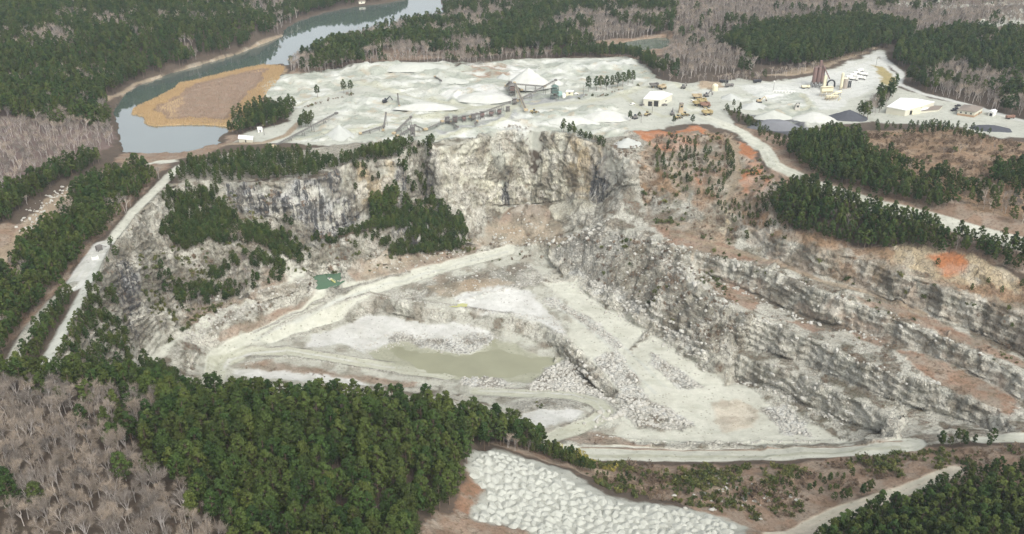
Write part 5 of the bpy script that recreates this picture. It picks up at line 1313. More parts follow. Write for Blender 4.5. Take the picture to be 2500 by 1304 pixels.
pile(1783, 240, 10, 8, 5, M_grey, 'round grey gravel pile nearest the parked yellow trucks', seed=11)
pile(1858, 233, 11, 7, 3.5, M_grey, 'grey gravel pile in front of the white barrier', seed=12)
pile(1840, 262, 14, 9, 5.5, M_grey, 'wide grey gravel pile above the black bank', seed=13)
pile(1887, 285, 15, 9, 6, M_lgrey, 'pale gravel pile left of the concrete ramp', seed=14)
pile(1988, 290, 18, 12, 5.5, M_wht, 'white pile between the concrete ramp and the black cone', seed=15, flat=.2)
pile(2072, 288, 17, 12, 7.5, M_coal, 'black cone of millings beside the trees', seed=16)
pile(1892, 312, 25, 9, 6.5, M_char, 'long charcoal bank of fine gravel along the trees', rz=-.12, seed=17, flat=.35)
pile(2416, 316, 19, 11, 3, M_coal, 'flat black pile near the brick office', rz=-.15, seed=18, flat=.35)
pile(1532, 350, 11, 9, 5, M_grey, 'grey gravel fan spilling over the quarry rim beside the red clay', seed=19)
pile(1240, 305, 16, 6, 5, M_wht, 'white heap under the row of crushers', seed=20)
pile(1395, 300, 24, 8, 5.5, M_wht, 'long white heap along the rim right of the crushers', seed=21, flat=.3)
pile(1480, 288, 22, 9, 6.5, M_wht, 'broad white heap left of the workshop', seed=22, flat=.25)
pile(2418, 150, 9, 7, 4, M_grey, 'small grey pile in the clearing of the far right woods', seed=23)

# buildings whose corners were surveyed on the ground
def quad(e, pts): return [local(e, *p)[:2] for p in pts]
def house(name, pts, h, wall, roof, label, cat, rise=1.2, hip=False, over=.4, base=None):
    cx, cy = sum(p[0] for p in pts) / 4, sum(p[1] for p in pts) / 4
    e = thing(name, cx, cy, label, cat); q = quad(e, pts)
    MB().prism(q, -1.0, h).build('wall', wall, e)
    if base: MB().prism([(x * 1.01, y * 1.01) for x, y in q], -1.0, h * .38).build('brick_base', base, e)
    c = Vector((sum(p[0] for p in q) / 4, sum(p[1] for p in q) / 4)); o = [Vector(p) + (Vector(p) - c).normalized() * over * 1.4 for p in q]
    l01, l12 = (o[1] - o[0]).length, (o[2] - o[1]).length
    if l01 > l12: r0, r1, k = (o[3] + o[0]) / 2, (o[1] + o[2]) / 2, 0
    else: r0, r1, k = (o[0] + o[1]) / 2, (o[2] + o[3]) / 2, 1
    if hip: d = (r1 - r0) * .3; r0, r1 = r0 + d, r1 - d
    P = [(p.x, p.y, h - .05) for p in o] + [(p.x, p.y, h + .22) for p in o] + [(r0.x, r0.y, h + rise + .22), (r1.x, r1.y, h + rise + .22)]
    F = [(3, 2, 1, 0)] + [(i, (i + 1) % 4, 4 + (i + 1) % 4, 4 + i) for i in range(4)]
    F += [(4, 5, 9, 8), (6, 7, 8, 9), (7, 4, 8), (5, 6, 9)] if k == 0 else [(5, 6, 9, 8), (7, 4, 8, 9), (4, 5, 8), (6, 7, 9)]
    MB().poly(P, F).build('roof', roof, e); return e, q
def on_wall(e, name, a, b, t, w, z0, z1, mat, out=.06):
    """a door or window set on the wall a->b, t along it"""
    a, b = Vector(a), Vector(b); d = (b - a).normalized(); c = a.lerp(b, t); n = Vector((d.y, -d.x))
    return MB().box((c.x + n.x * out / 2, c.y + n.y * out / 2, (z0 + z1) / 2), (w, .12 + out, z1 - z0), math.atan2(d.y, d.x)).build(name, mat, e)
e, q = house('workshop', [(1570,258),(1610,261),(1640,246),(1586,240)], 6, M_wall, M_roofw, 'white workshop with two dark bay doors and a low white roof', 'workshop', 1.6)
on_wall(e, 'bay_door', q[0], q[1], .42, 3.6, 0, 4.2, M_dark); on_wall(e, 'bay_door', q[0], q[1], .78, 3.9, 0, 5.0, M_dark); on_wall(e, 'window', q[1], q[2], .5, 2.0, 2, 3.2, M_glass)
e, q = house('warehouse', [(2162,277),(2208,284),(2278,263),(2196,254)], 5.4, M_wall, M_roofw, 'long warehouse with a bright white roof at the right of the plant', 'warehouse', .9)
for t in (.2, .38, .55): on_wall(e, 'loading_door', q[1], q[2], t, 2.6, 0, 3.8, M_dark)
MB().prism([(a[0] + 0, a[1]) for a in quad(e, [(2226,280),(2246,277),(2254,271),(2236,273)])], -1, 3.6).build('side_office', M_cream, e)
MB().prism(quad(e, [(2244,278),(2262,274),(2268,270),(2250,272)]), 2.8, 3.0).build('porch_roof', M_roofw, e)
e, q = house('office', [(2336,281),(2377,287),(2397,275),(2352,268)], 4.6, M_wall, M_roofg, 'brick based office with a brown hipped roof near the black pile', 'office', 2.0, True, .7, M_brick)
for t in (.2, .5, .8): on_wall(e, 'window', q[0], q[1], t, 1.4, 2.2, 3.4, M_glass, .1)
on_wall(e, 'door', q[1], q[2], .6, 1.2, 0, 2.2, M_dark, .12)
e, q = house('shed', [(2412,282),(2424,285),(2432,280),(2419,277)], 3.4, M_white, M_roofw, 'small white shed with a dark opening beside the brick office', 'shed', .9)
on_wall(e, 'opening', q[0], q[1], .5, 2.2, 0, 2.3, M_dark)
e, q = house('low_building', [(584,348),(617,348),(618,340),(585,340)], 2.6, M_wall, M_roofw, 'long low white roofed building by the lake end of the plant', 'building', .5)
on_wall(e, 'door', q[0], q[1], .5, 1.0, 0, 2.0, M_dark)
e, q = house('site_trailer', [(630,324),(641,322),(640,317),(629,318)], 2.4, M_white, M_white, 'small white site trailer near the pines by the lake', 'trailer', .25)
on_wall(e, 'door', q[0], q[1], .5, .9, 0, 2.0, M_dark)
e, q = house('stucco_block', [(2240,277),(2290,272),(2300,262),(2262,263)], 1.6, M_wall, M_roofg, 'low tan walled yard block beside the white roofed warehouse', 'yard block', .3)
e, q = house('lake_house', [(876,10),(890,9),(892,6),(879,6)], 2.6, M_wall, M_roofg, 'small pale house on the far lake shore', 'house', 1.2)
on_wall(e, 'window', q[0], q[1], .5, 1.4, 1, 2.2, M_glass)
e, q = house('big_shed', [(2318,8),(2392,12),(2420,-2),(2350,-6)], 6, M_brown, M_roofw, 'big white roofed building among the far right trees', 'building', 1)
on_wall(e, 'door', q[1], q[2], .5, 4, 0, 4, M_dark)
e, q = house('control_cabin', [(1382,235),(1398,233),(1400,229),(1386,230)], 3, M_cream, M_roofw, 'small cream cabin beside the green screening tower', 'cabin', .4)
on_wall(e, 'window', q[0], q[1], .5, 1.6, 1.2, 2.3, M_glass)

# conveyors : truss gallery, belt, trestle legs
def conveyor(a, za, b, zb, label, w=1.6, legs=(.35, .7, .95), group=None, mat=None, name='conveyor'):
    e = thing(name, *a, label, 'conveyor', 0, group); A, B = Vector(local(e, *a, za)), Vector(local(e, *b, zb)); mat = mat or M_steel
    f = MB(); d = (B - A); side = Vector((d.y, -d.x, 0)).normalized() * w / 2; n = max(3, int(d.length / 2.5)); up = Vector((0, 0, 1.0))
    for s_ in (-1, 1):
        f.bar(A + side * s_, B + side * s_, .18); f.bar(A + side * s_ + up, B + side * s_ + up, .14)
        for i in range(n):
            p0, p1 = A.lerp(B, i / n) + side * s_, A.lerp(B, (i + 1) / n) + side * s_
            f.bar(p0, p1 + up, .1); f.bar(p0, p0 + up, .1)
    f.build('truss', mat, e)
    MB().bar(A + up * .6, B + up * .6, w * .9, .16).build('belt', M_belt, e)
    hd = MB(); hd.box(B + up * .6, (w * 1.3, w * 1.3, 1.6), math.atan2(d.y, d.x)); hd.cyl(B - side * 1.2 + up * .7, B + side * 1.2 + up * .7, .5); hd.build('head_drum', mat, e)
    MB().box(A + up * .7, (w * 1.8, w * 1.8, 1.5), math.atan2(d.y, d.x)).build('feed_hopper', M_tan, e)
    for t in legs:
        p = A.lerp(B, t)
        g0 = ground(p.x + e.location.x, p.y + e.location.y) - e.location.z
        l = MB()
        for s_ in (-1, 1): l.bar(p + side * s_, Vector((p.x, p.y, g0 - .3)) + side * s_ * 1.7, .3)
        l.bar(Vector((p.x, p.y, (p.z + g0) / 2)) - side * 1.4, Vector((p.x, p.y, (p.z + g0) / 2)) + side * 1.4, .16)
        l.build('leg', mat, e)
    return e
conveyor((1262, 252), 1.5, (1356, 226), 11, 'long rising conveyor from the crusher row to the green screening tower')
conveyor((1284, 274), 1.5, (1256, 226), 8.5, 'conveyor running towards the pit from the dark tower, crossing the long one', 1.8, (.3, .6, .9), None, M_tan)
conveyor((1330, 224), 4.5, (1252, 226), 7.5, 'level conveyor linking the dark tower to the screening tower', 1.3, (.3, .6))
conveyor((1236, 216), 2, (1244, 226), 9, 'short steep conveyor left of the dark tower')
conveyor((1272, 226), 2, (1246, 229), 10, 'short conveyor dropping right from the top of the dark tower')
conveyor((668, 362), 1, (822, 288), 3.5, 'longest low conveyor running up past the grey cone from the lake end', 1.8, (.25, .45, .6, .8), None, M_belt)
conveyor((962, 330), 1, (1004, 308), 7, 'conveyor rising left of the rim crusher tower', 1.4)
conveyor((970, 336), .8, (1000, 326), 3, 'lower conveyor at the foot of the rim crusher tower', 1.4, (.5,))
conveyor((1036, 320), .8, (1014, 322), 5, 'short conveyor falling right from the rim crusher tower', 1.2, (.6,))
conveyor((1040, 320), 1, (1092, 304), 3.5, 'conveyor leading from the rim tower into the row of crushers', 1.5, (.5,))
conveyor((1080, 305), 2.5, (1165, 292), 4.5, 'long conveyor through the left half of the crusher row', 1.4, (.2, .4, .6, .8))
conveyor((1150, 294), 2.5, (1245, 268), 6, 'long conveyor through the right half of the crusher row', 1.4, (.2, .4, .6, .8))
conveyor((936, 322), 1, (944, 304), 9, 'slim stacking conveyor seen end on behind the rim trees', 1.0, (.9,))
conveyor((880, 330), 1, (938, 318), 3, 'low conveyor half hidden by the rim trees', 1.3, (.4, .8))
conveyor((975, 262), .5, (972, 248), 6, 'lone stacking conveyor on the white ground left of the plant', .8, (.85,))
conveyor((1165, 300), .8, (1160, 312), 3, 'stub conveyor tipping fines from the middle of the crusher row', 1.0, (.6,))
conveyor((1100, 303), 1.2, (1118, 318), 2.2, 'left stub conveyor below the crusher row', 1.0, (.6,))
conveyor((1062, 190), .6, (1078, 206), 3, 'pale conveyor on the sand left of the tallest pile', 1.0, (.6,))
def crusher(px, py, rz, label, s=1.0):
    e = thing('crusher', px, py, label, 'crusher', rz, 'crushers and screens in a row')
    MB().box((0, 0, 3.6 * s), (3.6 * s, 2.6 * s, 1.8 * s)).box((0, 0, 1.9 * s), (2.2 * s, 2.2 * s, 1.6 * s)).build('body', M_brown if px % 2 else M_steel, e)
    MB().poly([(-2.2*s,-1.7*s,5.8*s),(2.2*s,-1.7*s,5.8*s),(2.2*s,1.7*s,5.8*s),(-2.2*s,1.7*s,5.8*s),(-1.2*s,-.9*s,4.5*s),(1.2*s,-.9*s,4.5*s),(1.2*s,.9*s,4.5*s),(-1.2*s,.9*s,4.5*s)], [(0,1,2,3),(7,6,5,4),(0,4,5,1),(1,5,6,2),(2,6,7,3),(3,7,4,0)]).build('hopper', M_steel, e)
    f = MB()
    for x in (-1.6, 1.6):
        for y in (-1.2, 1.2): f.bar((x*s, y*s, -.4), (x*s, y*s, 3*s), .3)
    f.bar((-1.6*s, -1.2*s, 1*s), (1.6*s, -1.2*s, 2.6*s), .15); f.build('frame', M_steel, e)
    MB().box((0, -2.1*s, 2.8*s), (4.4*s, 1.0*s, .12)).build('walkway', M_belt, e)
    r = MB()
    for x in (-2.1, -.7, .7, 2.1): r.bar((x*s, -2.55*s, 2.85*s), (x*s, -2.55*s, 3.9*s), .08)
    r.bar((-2.1*s, -2.55*s, 3.9*s), (2.1*s, -2.55*s, 3.9*s), .08); r.build('railing', M_steel, e)
    return e
for px, py, lb in ((1092,302,'leftmost rusty crusher of the long row'),(1111,300,'second crusher from the left end of the long row'),(1133,297,'third crusher from the left end of the long row'),(1156,294,'crusher at the middle of the long row by the stub conveyor'),
        (1177,289,'crusher just right of the middle of the long row'),(1199,285,'third crusher from the right end of the long row'),(1219,280,'second crusher from the right end of the long row'),(1240,273,'rightmost crusher of the long row under the long rising conveyor'),(1256,256,'crusher at the foot of the long rising conveyor')):
    crusher(px, py, .25, lb, random.uniform(.8, 1.05))
def tower(px, py, h, w, label, mat, boxmat, rz=.2, boxh=.35):
    e = thing('screening_tower', px, py, label, 'tower', rz)
    f = MB(); n = 4
    for sx in (-1, 1):
        for sy in (-1, 1): f.bar((sx*w/2, sy*w/2, -.5), (sx*w/2, sy*w/2, h), .28)
    for k in range(n):
        z0, z1 = h*k/n, h*(k+1)/n
        for (ax, ay), (bx, by) in (((-1,-1),(1,-1)),((1,-1),(1,1)),((1,1),(-1,1)),((-1,1),(-1,-1))):
            f.bar((ax*w/2, ay*w/2, z0), (bx*w/2, by*w/2, z1), .14); f.bar((ax*w/2, ay*w/2, z1), (bx*w/2, by*w/2, z1), .18)
    f.build('frame', mat, e)
    d = MB()
    for k in range(1, n): d.box((0, 0, h*k/n), (w*1.15, w*1.15, .14))
    d.build('deck', M_belt, e)
    MB().box((0, 0, h*.68), (w*.85, w*.85, h*boxh)).build('screen_box', boxmat, e)
    MB().cyl((0, 0, h*.28), (0, 0, h*.5), w*.18, w*.4, 12).build('chute', M_steel, e)
    MB().poly([(-w*.55,-w*.55,h),(w*.55,-w*.55,h),(w*.55,w*.55,h),(-w*.55,w*.55,h),(0,0,h+w*.35)], [(0,1,4),(1,2,4),(2,3,4),(3,0,4),(3,2,1,0)]).build('roof', mat, e)
    return e
tower(1250, 234, 10, 4.6, 'dark braced steel tower left of the crossing conveyors', M_steel, M_brown)
tower(1354, 242, 11.5, 5.5, 'green screening tower at the top of the long rising conveyor', M_grn, M_grn)
e = thing('surge_bin', 1366, 240, 'teal bin beside the green screening tower', 'bin', .2)
MB().box((0, 0, 4.6), (4.2, 3.6, 3)).build('body', M_teal, e); MB().poly([(-2,-1.7,3.2),(2,-1.7,3.2),(2,1.7,3.2),(-2,1.7,3.2),(-.6,-.5,1.4),(.6,-.5,1.4),(.6,.5,1.4),(-.6,.5,1.4)], [(0,1,2,3),(7,6,5,4),(0,4,5,1),(1,5,6,2),(2,6,7,3),(3,7,4,0)]).build('hopper', M_teal, e)
f = MB(); [f.bar((x, y, -.4), (x, y, 4), .25) for x in (-1.8, 1.8) for y in (-1.5, 1.5)]; f.build('frame', M_grn, e)
e = thing('water_tank', 1376, 238, 'round white tank right of the teal bin', 'tank'); MB().cyl((0, 0, -.3), (0, 0, 3.2), 1.9, n=24).build('body', M_white, e); MB().cyl((0, 0, 3.2), (0, 0, 3.8), 1.9, .2, 24).build('lid', M_white, e)
tower(1008, 334, 9, 3.2, 'grey crusher tower on the quarry rim among the trees', M_steel, M_steel)
e = thing('rim_hopper', 1000, 350, 'white round hopper below the rim crusher tower', 'hopper'); MB().cyl((0, 0, 1.2), (0, 0, 3), 2.6, 2.8, 20).build('drum', M_white, e); MB().cyl((0, 0, -.4), (0, 0, 1.2), .8, 2.4, 20).build('cone', M_steel, e)
e = thing('dump_tower', 1662, 275, 'tapering tan tower among the parked loaders', 'tower', .1)
MB().poly([(-1.9,-1.6,0),(1.9,-1.6,0),(1.9,1.6,0),(-1.9,1.6,0),(-1.4,-1.2,7),(1.4,-1.2,7),(1.4,1.2,7),(-1.4,1.2,7)], [(3,2,1,0),(4,5,6,7),(0,1,5,4),(1,2,6,5),(2,3,7,6),(3,0,4,7)]).build('body', M_tan, e)
MB().box((0, 0, 8.2), (3.4, 3, .3)).bar((-1.3, -1.1, 7), (-1.3, -1.1, 8.2), .25).bar((1.3, -1.1, 7), (1.3, -1.1, 8.2), .25).bar((1.3, 1.1, 7), (1.3, 1.1, 8.2), .25).bar((-1.3, 1.1, 7), (-1.3, 1.1, 8.2), .25).build('roof', M_roofg, e)
MB().box((0, -1.55, 5.8), (2, .2, 1.6)).build('opening', M_dark, e)
e = thing('round_top_silo', 1745, 221, 'cream round topped tank on the brown bank', 'tank')
p_ = MB().cyl((0, 0, -.4), (0, 0, 4.2), 2.7, n=24)
for k in range(5): p_.cyl((0, 0, 4.2 + 2.2 * math.sin(k * .3)), (0, 0, 4.2 + 2.2 * math.sin((k + 1) * .3)), 2.7 * math.cos(k * .3), 2.7 * math.cos((k + 1) * .3), 24)
p_.build('body', M_cream, e); b_ = MB(); [b_.bar((2.72 * math.cos(t), 2.72 * math.sin(t), 0), (2.72 * math.cos(t), 2.72 * math.sin(t), 4.2), .1) for t in np.arange(0, 6.28, .52)]; b_.build('ribs', M_tan, e)

# asphalt plant
e = thing('storage_silos', 1995, 213, 'three tall brown storage silos with an inclined elevator', 'silos', .1)
for i, (x, y) in enumerate(((-3.9, .3), (0, 0), (3.6, .6))):
    s_ = MB().cyl((x, y, 5), (x, y, 18.5), 1.85, n=24).cyl((x, y, 3.2), (x, y, 5), .6, 1.85, 24).cyl((x, y, 18.5), (x, y, 19.4), 1.85, .5, 24).build('silo', M_brown, e)
    r = MB(); [r.cyl((x, y, z), (x, y, z + .16), 1.93, n=24) for z in (5.2, 8.5, 11.8, 15.1, 18.3)]; r.build('hoop', M_steel, s_)
f = MB()
for x in (-5.5, -2, 1.8, 5.4):
    for y in (-1.7, 2.2): f.bar((x, y, -.5), (x, y, 5.2), .4)
    f.bar((x, -1.7, .3), (x, 2.2, 4.8), .2)
for a_, b_ in ((-5.5, -2), (-2, 1.8), (1.8, 5.4)): f.bar((a_, -1.7, .4), (b_, -1.7, 4.8), .2); f.bar((b_, -1.7, .4), (a_, -1.7, 4.8), .2); f.bar((a_, -1.7, 5), (b_, -1.7, 5), .3)
f.build('frame', M_steel, e)
MB().bar((.6, -.4, 23.5), (9.2, -3.2, 8.5), 1.3, 1.0).build('slat_elevator', M_brown, e)
MB().box((.2, 0, 22.6), (1.9, 1.7, 4.6)).box((.2, 0, 19.8), (5.8, 1.6, .8)).build('elevator_head', M_brown, e)
w_ = MB(); [w_.bar((-5.9, y, 19.9), (5.6, y, 19.9), .1) for y in (-2.1, 2.3)]; [w_.bar((x, -2.1, 18.9), (x, -2.1, 19.9), .08) for x in np.arange(-5.8, 5.7, 1.4)]; w_.build('railing', M_steel, e)
e = thing('bin_tower', 2011, 220, 'tall cream bucket tower right of the brown silos', 'tower'); MB().box((0, 0, 6.5), (2.6, 2.4, 13)).box((0, 0, 13.2), (1.8, 1.6, .9)).build('body', M_cream, e); MB().box((0, -1.25, 2), (1.2, .2, 3)).build('hatch', M_tan, e); f = MB(); [f.bar((x, -1.3, 0), (x, -1.3, 13), .08) for x in (.8, 1.1)]; f.build('ladder', M_steel, e)
e = thing('duct', 2027, 216, 'black arched duct rising behind the cream baghouse', 'duct'); f = MB(); P = [(3.4 * math.cos(t), 0, 4.4 + 3.4 * math.sin(t)) for t in np.linspace(math.pi * 1.02, -.15, 12)]
P = [(-3.4, 0, 1.0)] + P + [(3.5, 0, 1.5)]
for a_, b_ in zip(P[:-1], P[1:]): f.cyl(a_, b_, .75, .75, 12)
f.build('pipe', M_blk, e); f = MB(); [f.cyl((x, -.15, z), (x, .15, z), .9) for x, z in ((-3.4, 3), (3.4, 3))]; f.build('flange', M_steel, e)
e = thing('baghouse', 2016, 236, 'cream baghouse box on braced legs in the asphalt plant', 'baghouse', .12)
MB().box((0, 0, 7.2), (10.5, 3.4, 4.2)).build('body', M_cream, e); h_ = MB()
for x in (-3.9, -1.3, 1.3, 3.9): h_.poly([(x-1.2,-1.6,5.1),(x+1.2,-1.6,5.1),(x+1.2,1.6,5.1),(x-1.2,1.6,5.1),(x,-.3,2.6),(x,.3,2.6)], [(3,2,1,0),(0,1,4),(1,2,5,4),(2,3,5),(3,0,4,5)])
h_.build('dust_hoppers', M_cream, e); f = MB()
for x in (-5, -1.7, 1.7, 5): f.bar((x, -1.6, -.4), (x, -1.6, 5.2), .3); f.bar((x, 1.6, -.4), (x, 1.6, 5.2), .3)
f.build('frame', M_tan, e); MB().box((0, -2.2, 9.3), (10.4, .9, .12)).build('walkway', M_tan, e)
e = thing('cold_feed_bins', 2030, 244, 'row of cream feed bins with an inclined conveyor in front of the baghouse', 'feed bins', .25)
for x in (-4.4, -1.5, 1.5, 4.4): MB().poly([(x-1.4,-1.4,4),(x+1.4,-1.4,4),(x+1.4,1.4,4),(x-1.4,1.4,4),(x-.5,-.5,2),(x+.5,-.5,2),(x+.5,.5,2),(x-.5,.5,2)], [(0,1,2,3),(7,6,5,4),(0,4,5,1),(1,5,6,2),(2,6,7,3),(3,7,4,0)]).build('bin', M_cream, e)
f = MB(); [f.bar((x, y, -.4), (x, y, 4), .25) for x in (-5.8, -2.9, 0, 2.9, 5.8) for y in (-1.4, 1.4)]; f.bar((-6, 0, 1.6), (6, 0, 1.6), .8, .3); f.build('frame', M_tan, e)
MB().bar((-5, 1.8, 1.0), (6.5, 3.2, 6.2), .9, .7).bar((4.5, -3.5, .2), (5.2, -5.5, 3.0), .8).build('belt_gallery', M_cream, e)
e = thing('drum_dryer', 2044, 233, 'horizontal cream drum dryer beside the baghouse', 'dryer', .5); MB().cyl((-4, 0, 2.4), (4, 0, 3.0), 1.25, n=20).build('drum', M_cream, e); MB().cyl((-4.6, 0, 2.35), (-4, 0, 2.4), .7, 1.1, 16).build('burner', M_steel, e); f = MB(); [f.bar((x, y, -.4), (x, y * .8, 1.8), .35) for x in (-2.6, 2.6) for y in (-1, 1)]; f.build('cradle', M_steel, e)
e = thing('lime_silo', 2052, 220, 'tall narrow cream silo behind the baghouse', 'silo'); MB().cyl((0, 0, 3), (0, 0, 15.5), 1.35, n=24).cyl((0, 0, 1.2), (0, 0, 3), .4, 1.35, 24).cyl((0, 0, 15.5), (0, 0, 16), 1.35, .9, 24).build('body', M_cream, e); f = MB(); [f.bar((x, y, -.4), (x * .9, y * .9, 3.2), .25) for x in (-1, 1) for y in (-1, 1)]; f.build('leg_frame', M_tan, e)
e = thing('storage_tank', 2061, 215, 'wide grey brown tank right of the tall cream silo', 'tank'); MB().cyl((0, 0, -.3), (0, 0, 9), 2.5, n=28).build('body', plain('grey_tank', (.33, .29, .25)), e); MB().cyl((0, 0, 9), (0, 0, 9.7), 2.5, .3, 28).build('lid', M_cream, e)
e = thing('upright_tanks', 2071, 215, 'cluster of slim dark upright tanks beside the grey brown tank', 'tanks')
for x in (-1.5, 0, 1.5): MB().cyl((x, 0, .4), (x, 0, 6.4), .62, n=14).cyl((x, 0, 6.4), (x, 0, 6.8), .62, .15, 14).build('tank', M_blk, e)
MB().box((0, 0, .2), (5, 2.4, .5)).build('base', M_conc, e)
e = thing('barrier', 1914, 226, 'long white concrete barrier with openings beside the gravel piles', 'barrier', -.02)
MB().box((0, 0, 1.5), (20, .5, .5)).build('rail', M_white, e)
for x in np.linspace(-9.8, 9.8, 8): MB().box((x, 0, .5), (.7, .5, 2)).build('post', M_white, e)
e = thing('loading_ramp', 1945, 268, 'concrete hopper ramp with a dark opening between the gravel piles', 'ramp')
MB().poly([(-2.2,-2,-.5),(2.2,-2,-.5),(2.2,2,-.5),(-2.2,2,-.5),(-1.5,-1.6,5),(1.5,-1.6,5),(1.5,1.6,5),(-1.5,1.6,5)], [(3,2,1,0),(4,5,6,7),(0,1,5,4),(1,2,6,5),(2,3,7,6),(3,0,4,7)]).build('body', M_conc, e); MB().box((0, -1.7, 3.4), (1.7, .4, 1.6)).build('opening', M_dark, e)
MB().box((-1.4, -1.2, 5.6), (.3, .3, 1.4)).box((1.4, -1.2, 5.6), (.3, .3, 1.4)).box((0, -1.2, 6.2), (3.1, .4, .3)).build('gantry', M_dark, e)

# vehicles
def wheels(e, pts, r, w):
    for x, y in pts:
        t_ = MB().cyl((x, y - w / 2, r), (x, y + w / 2, r), r, n=18).build('wheel', M_tyre, e); MB().cyl((x, y - w / 2 - .03, r), (x, y + w / 2 + .03, r), r * .5, n=12).build('rim', M_yel if r > .8 else M_steel, t_)
def haul_truck(px, py, rz, label, paint=None):
    paint = paint or M_yel; e = thing('haul_truck', px, py, label, 'haul truck', rz, 'parked quarry trucks and diggers')
    wheels(e, [(2.6, -1.5), (2.6, 1.5), (-1.9, -1.4), (-1.9, 1.4)], 1.05, .8); MB().box((.2, 0, 1.35), (7.4, 1.5, .6)).build('chassis', M_steel, e)
    MB().poly([(-4.4,-1.8,2.4),(1.4,-1.8,1.8),(1.4,1.8,1.8),(-4.4,1.8,2.4),(-4.9,-2,4.2),(1.9,-2,4.1),(1.9,2,4.1),(-4.9,2,4.2)], [(3,2,1,0),(0,1,5,4),(1,2,6,5),(2,3,7,6),(3,0,4,7)]).box((2.6, 0, 4.3), (2.0, 4, .2)).build('dump_bed', paint, e)
    MB().box((3.2, .7, 3.0), (1.7, 1.6, 1.8)).box((3.4, 0, 1.9), (2.2, 2.9, 1.0)).build('cab', paint, e); MB().box((4.06, .7, 3.3), (.1, 1.3, .8)).build('windscreen', M_glass, e)
def loader(px, py, rz, label):
    e = thing('wheel_loader', px, py, label, 'wheel loader', rz, 'parked quarry trucks and diggers'); wheels(e, [(1.5, -1.2), (1.5, 1.2), (-1.7, -1.2), (-1.7, 1.2)], .9, .7)
    MB().box((-2, 0, 1.8), (2.8, 1.8, 1.4)).box((1.2, 0, 1.4), (2, 1.3, .8)).build('body', M_yel, e); MB().box((-.2, 0, 2.9), (1.5, 1.5, 1.7)).build('cab', M_glass, e); MB().box((-.2, 0, 3.8), (1.7, 1.7, .15)).build('cab_roof', M_yel, e)
    MB().bar((1.6, -.6, 1.9), (3.6, -.6, .8), .3).bar((1.6, .6, 1.9), (3.6, .6, .8), .3).build('lift_arm', M_yel, e)
    MB().poly([(3.6,-1.6,.1),(4.8,-1.6,.1),(3.5,-1.6,1.4),(3.6,1.6,.1),(4.8,1.6,.1),(3.5,1.6,1.4)], [(0,1,2),(5,4,3),(0,3,4,1),(2,5,3,0),(1,4,5,2)]).build('bucket', M_steel, e)
def digger(px, py, rz, label, paint=None):
    paint = paint or M_yel; e = thing('excavator', px, py, label, 'excavator', rz, 'parked quarry trucks and diggers')
    for y in (-1.3, 1.3): MB().box((0, y, .5), (4.2, .7, 1.0)).build('track', M_tyre, e)
    MB().box((-.4, 0, 1.8), (3.6, 2.7, 1.4)).build('body', paint, e); MB().box((.7, .8, 2.7), (1.5, 1.0, 1.7)).build('cab', M_glass, e)
    b = MB().bar((1.2, -.3, 2.2), (4.6, -.3, 5.0), .6, .8).build('boom', paint, e); MB().bar((4.6, -.3, 5.0), (6.6, -.3, 2.2), .45, .6).build('stick', paint, e)
    MB().box((6.6, -.3, 1.6), (1.1, 1.2, 1.2), 0, .3).build('bucket', M_steel, e)
def pickup(px, py, rz, label, paint=None, group='parked cars and pickups'):
    paint = paint or M_white; e = thing('pickup', px, py, label, 'pickup', rz, group)
    wheels(e, [(1.7, -.85), (1.7, .85), (-1.6, -.85), (-1.6, .85)], .4, .28); MB().box((0, 0, .8), (5.2, 1.9, .7)).box((.5, 0, 1.42), (2.0, 1.7, .62)).build('body', paint, e)
    MB().box((.5, 0, 1.42), (2.06, 1.5, .42)).build('windows', M_glass, e); MB().box((-1.7, 0, 1.1), (1.7, 1.6, .12)).build('load_bed', M_dark, e)
def lorry(px, py, rz, label, paint=None):
    paint = paint or M_white; e = thing('lorry', px, py, label, 'lorry', rz, 'white lorries in the lot')
    wheels(e, [(3, -1.1), (3, 1.1), (-1.4, -1.1), (-1.4, 1.1), (-2.7, -1.1), (-2.7, 1.1)], .52, .4); MB().box((0, 0, .9), (8, 1.0, .35)).build('chassis', M_dark, e)
    MB().box((3.0, 0, 2.0), (2.0, 2.4, 2.0)).build('cab', paint, e); MB().box((3.98, 0, 2.4), (.12, 2.1, .8)).build('windscreen', M_glass, e); MB().box((-1.2, 0, 2.1), (5.4, 2.4, 1.7)).build('body', paint, e)
haul_truck(1702, 241, .1, 'tan haul truck furthest back in the parked group', M_tan); haul_truck(1714, 252, .25, 'yellow haul truck in the middle of the parked group'); haul_truck(1722, 262, .15, 'rust brown haul truck beside the grey bank', M_red)
haul_truck(1704, 258, 0.3, 'yellow haul truck between the white pickups and the rusty truck'); haul_truck(1726, 281, .3, 'yellow haul truck nearest the haul road'); digger(1734, 277, 2.8, 'yellow excavator with raised arm behind the nearest haul truck')
digger(1724, 236, .5, 'dark excavator at the back of the parked group', M_steel); loader(1672, 283, .3, 'yellow wheel loader right of the tan tower'); loader(1655, 290, .6, 'small yellow loader in front of the tan tower'); loader(1304, 276, .1, 'yellow wheel loader alone on the white ground below the crossing conveyors')
digger(1853, 250, .2, 'pale digger on the open ground among the grey piles', M_tan); digger(1642, 281, 1.5, 'dark machine left of the tan tower', M_steel); loader(1580, 282, .9, 'loader parked in front of the workshop')
pickup(1689, 249, .9, 'upper white pickup left of the parked haul trucks'); pickup(1700, 257, .2, 'lower white pickup left of the parked haul trucks'); pickup(1543, 256, .5, 'white pickup left of the workshop on the brown bank'); pickup(1405, 231, .1, 'white pickup on the road by the row of pines')
pickup(1569, 258, .4, 'grey pickup at the left corner of the workshop', M_steel); pickup(1622, 258, .3, 'grey pickup right of the workshop doors', M_steel)
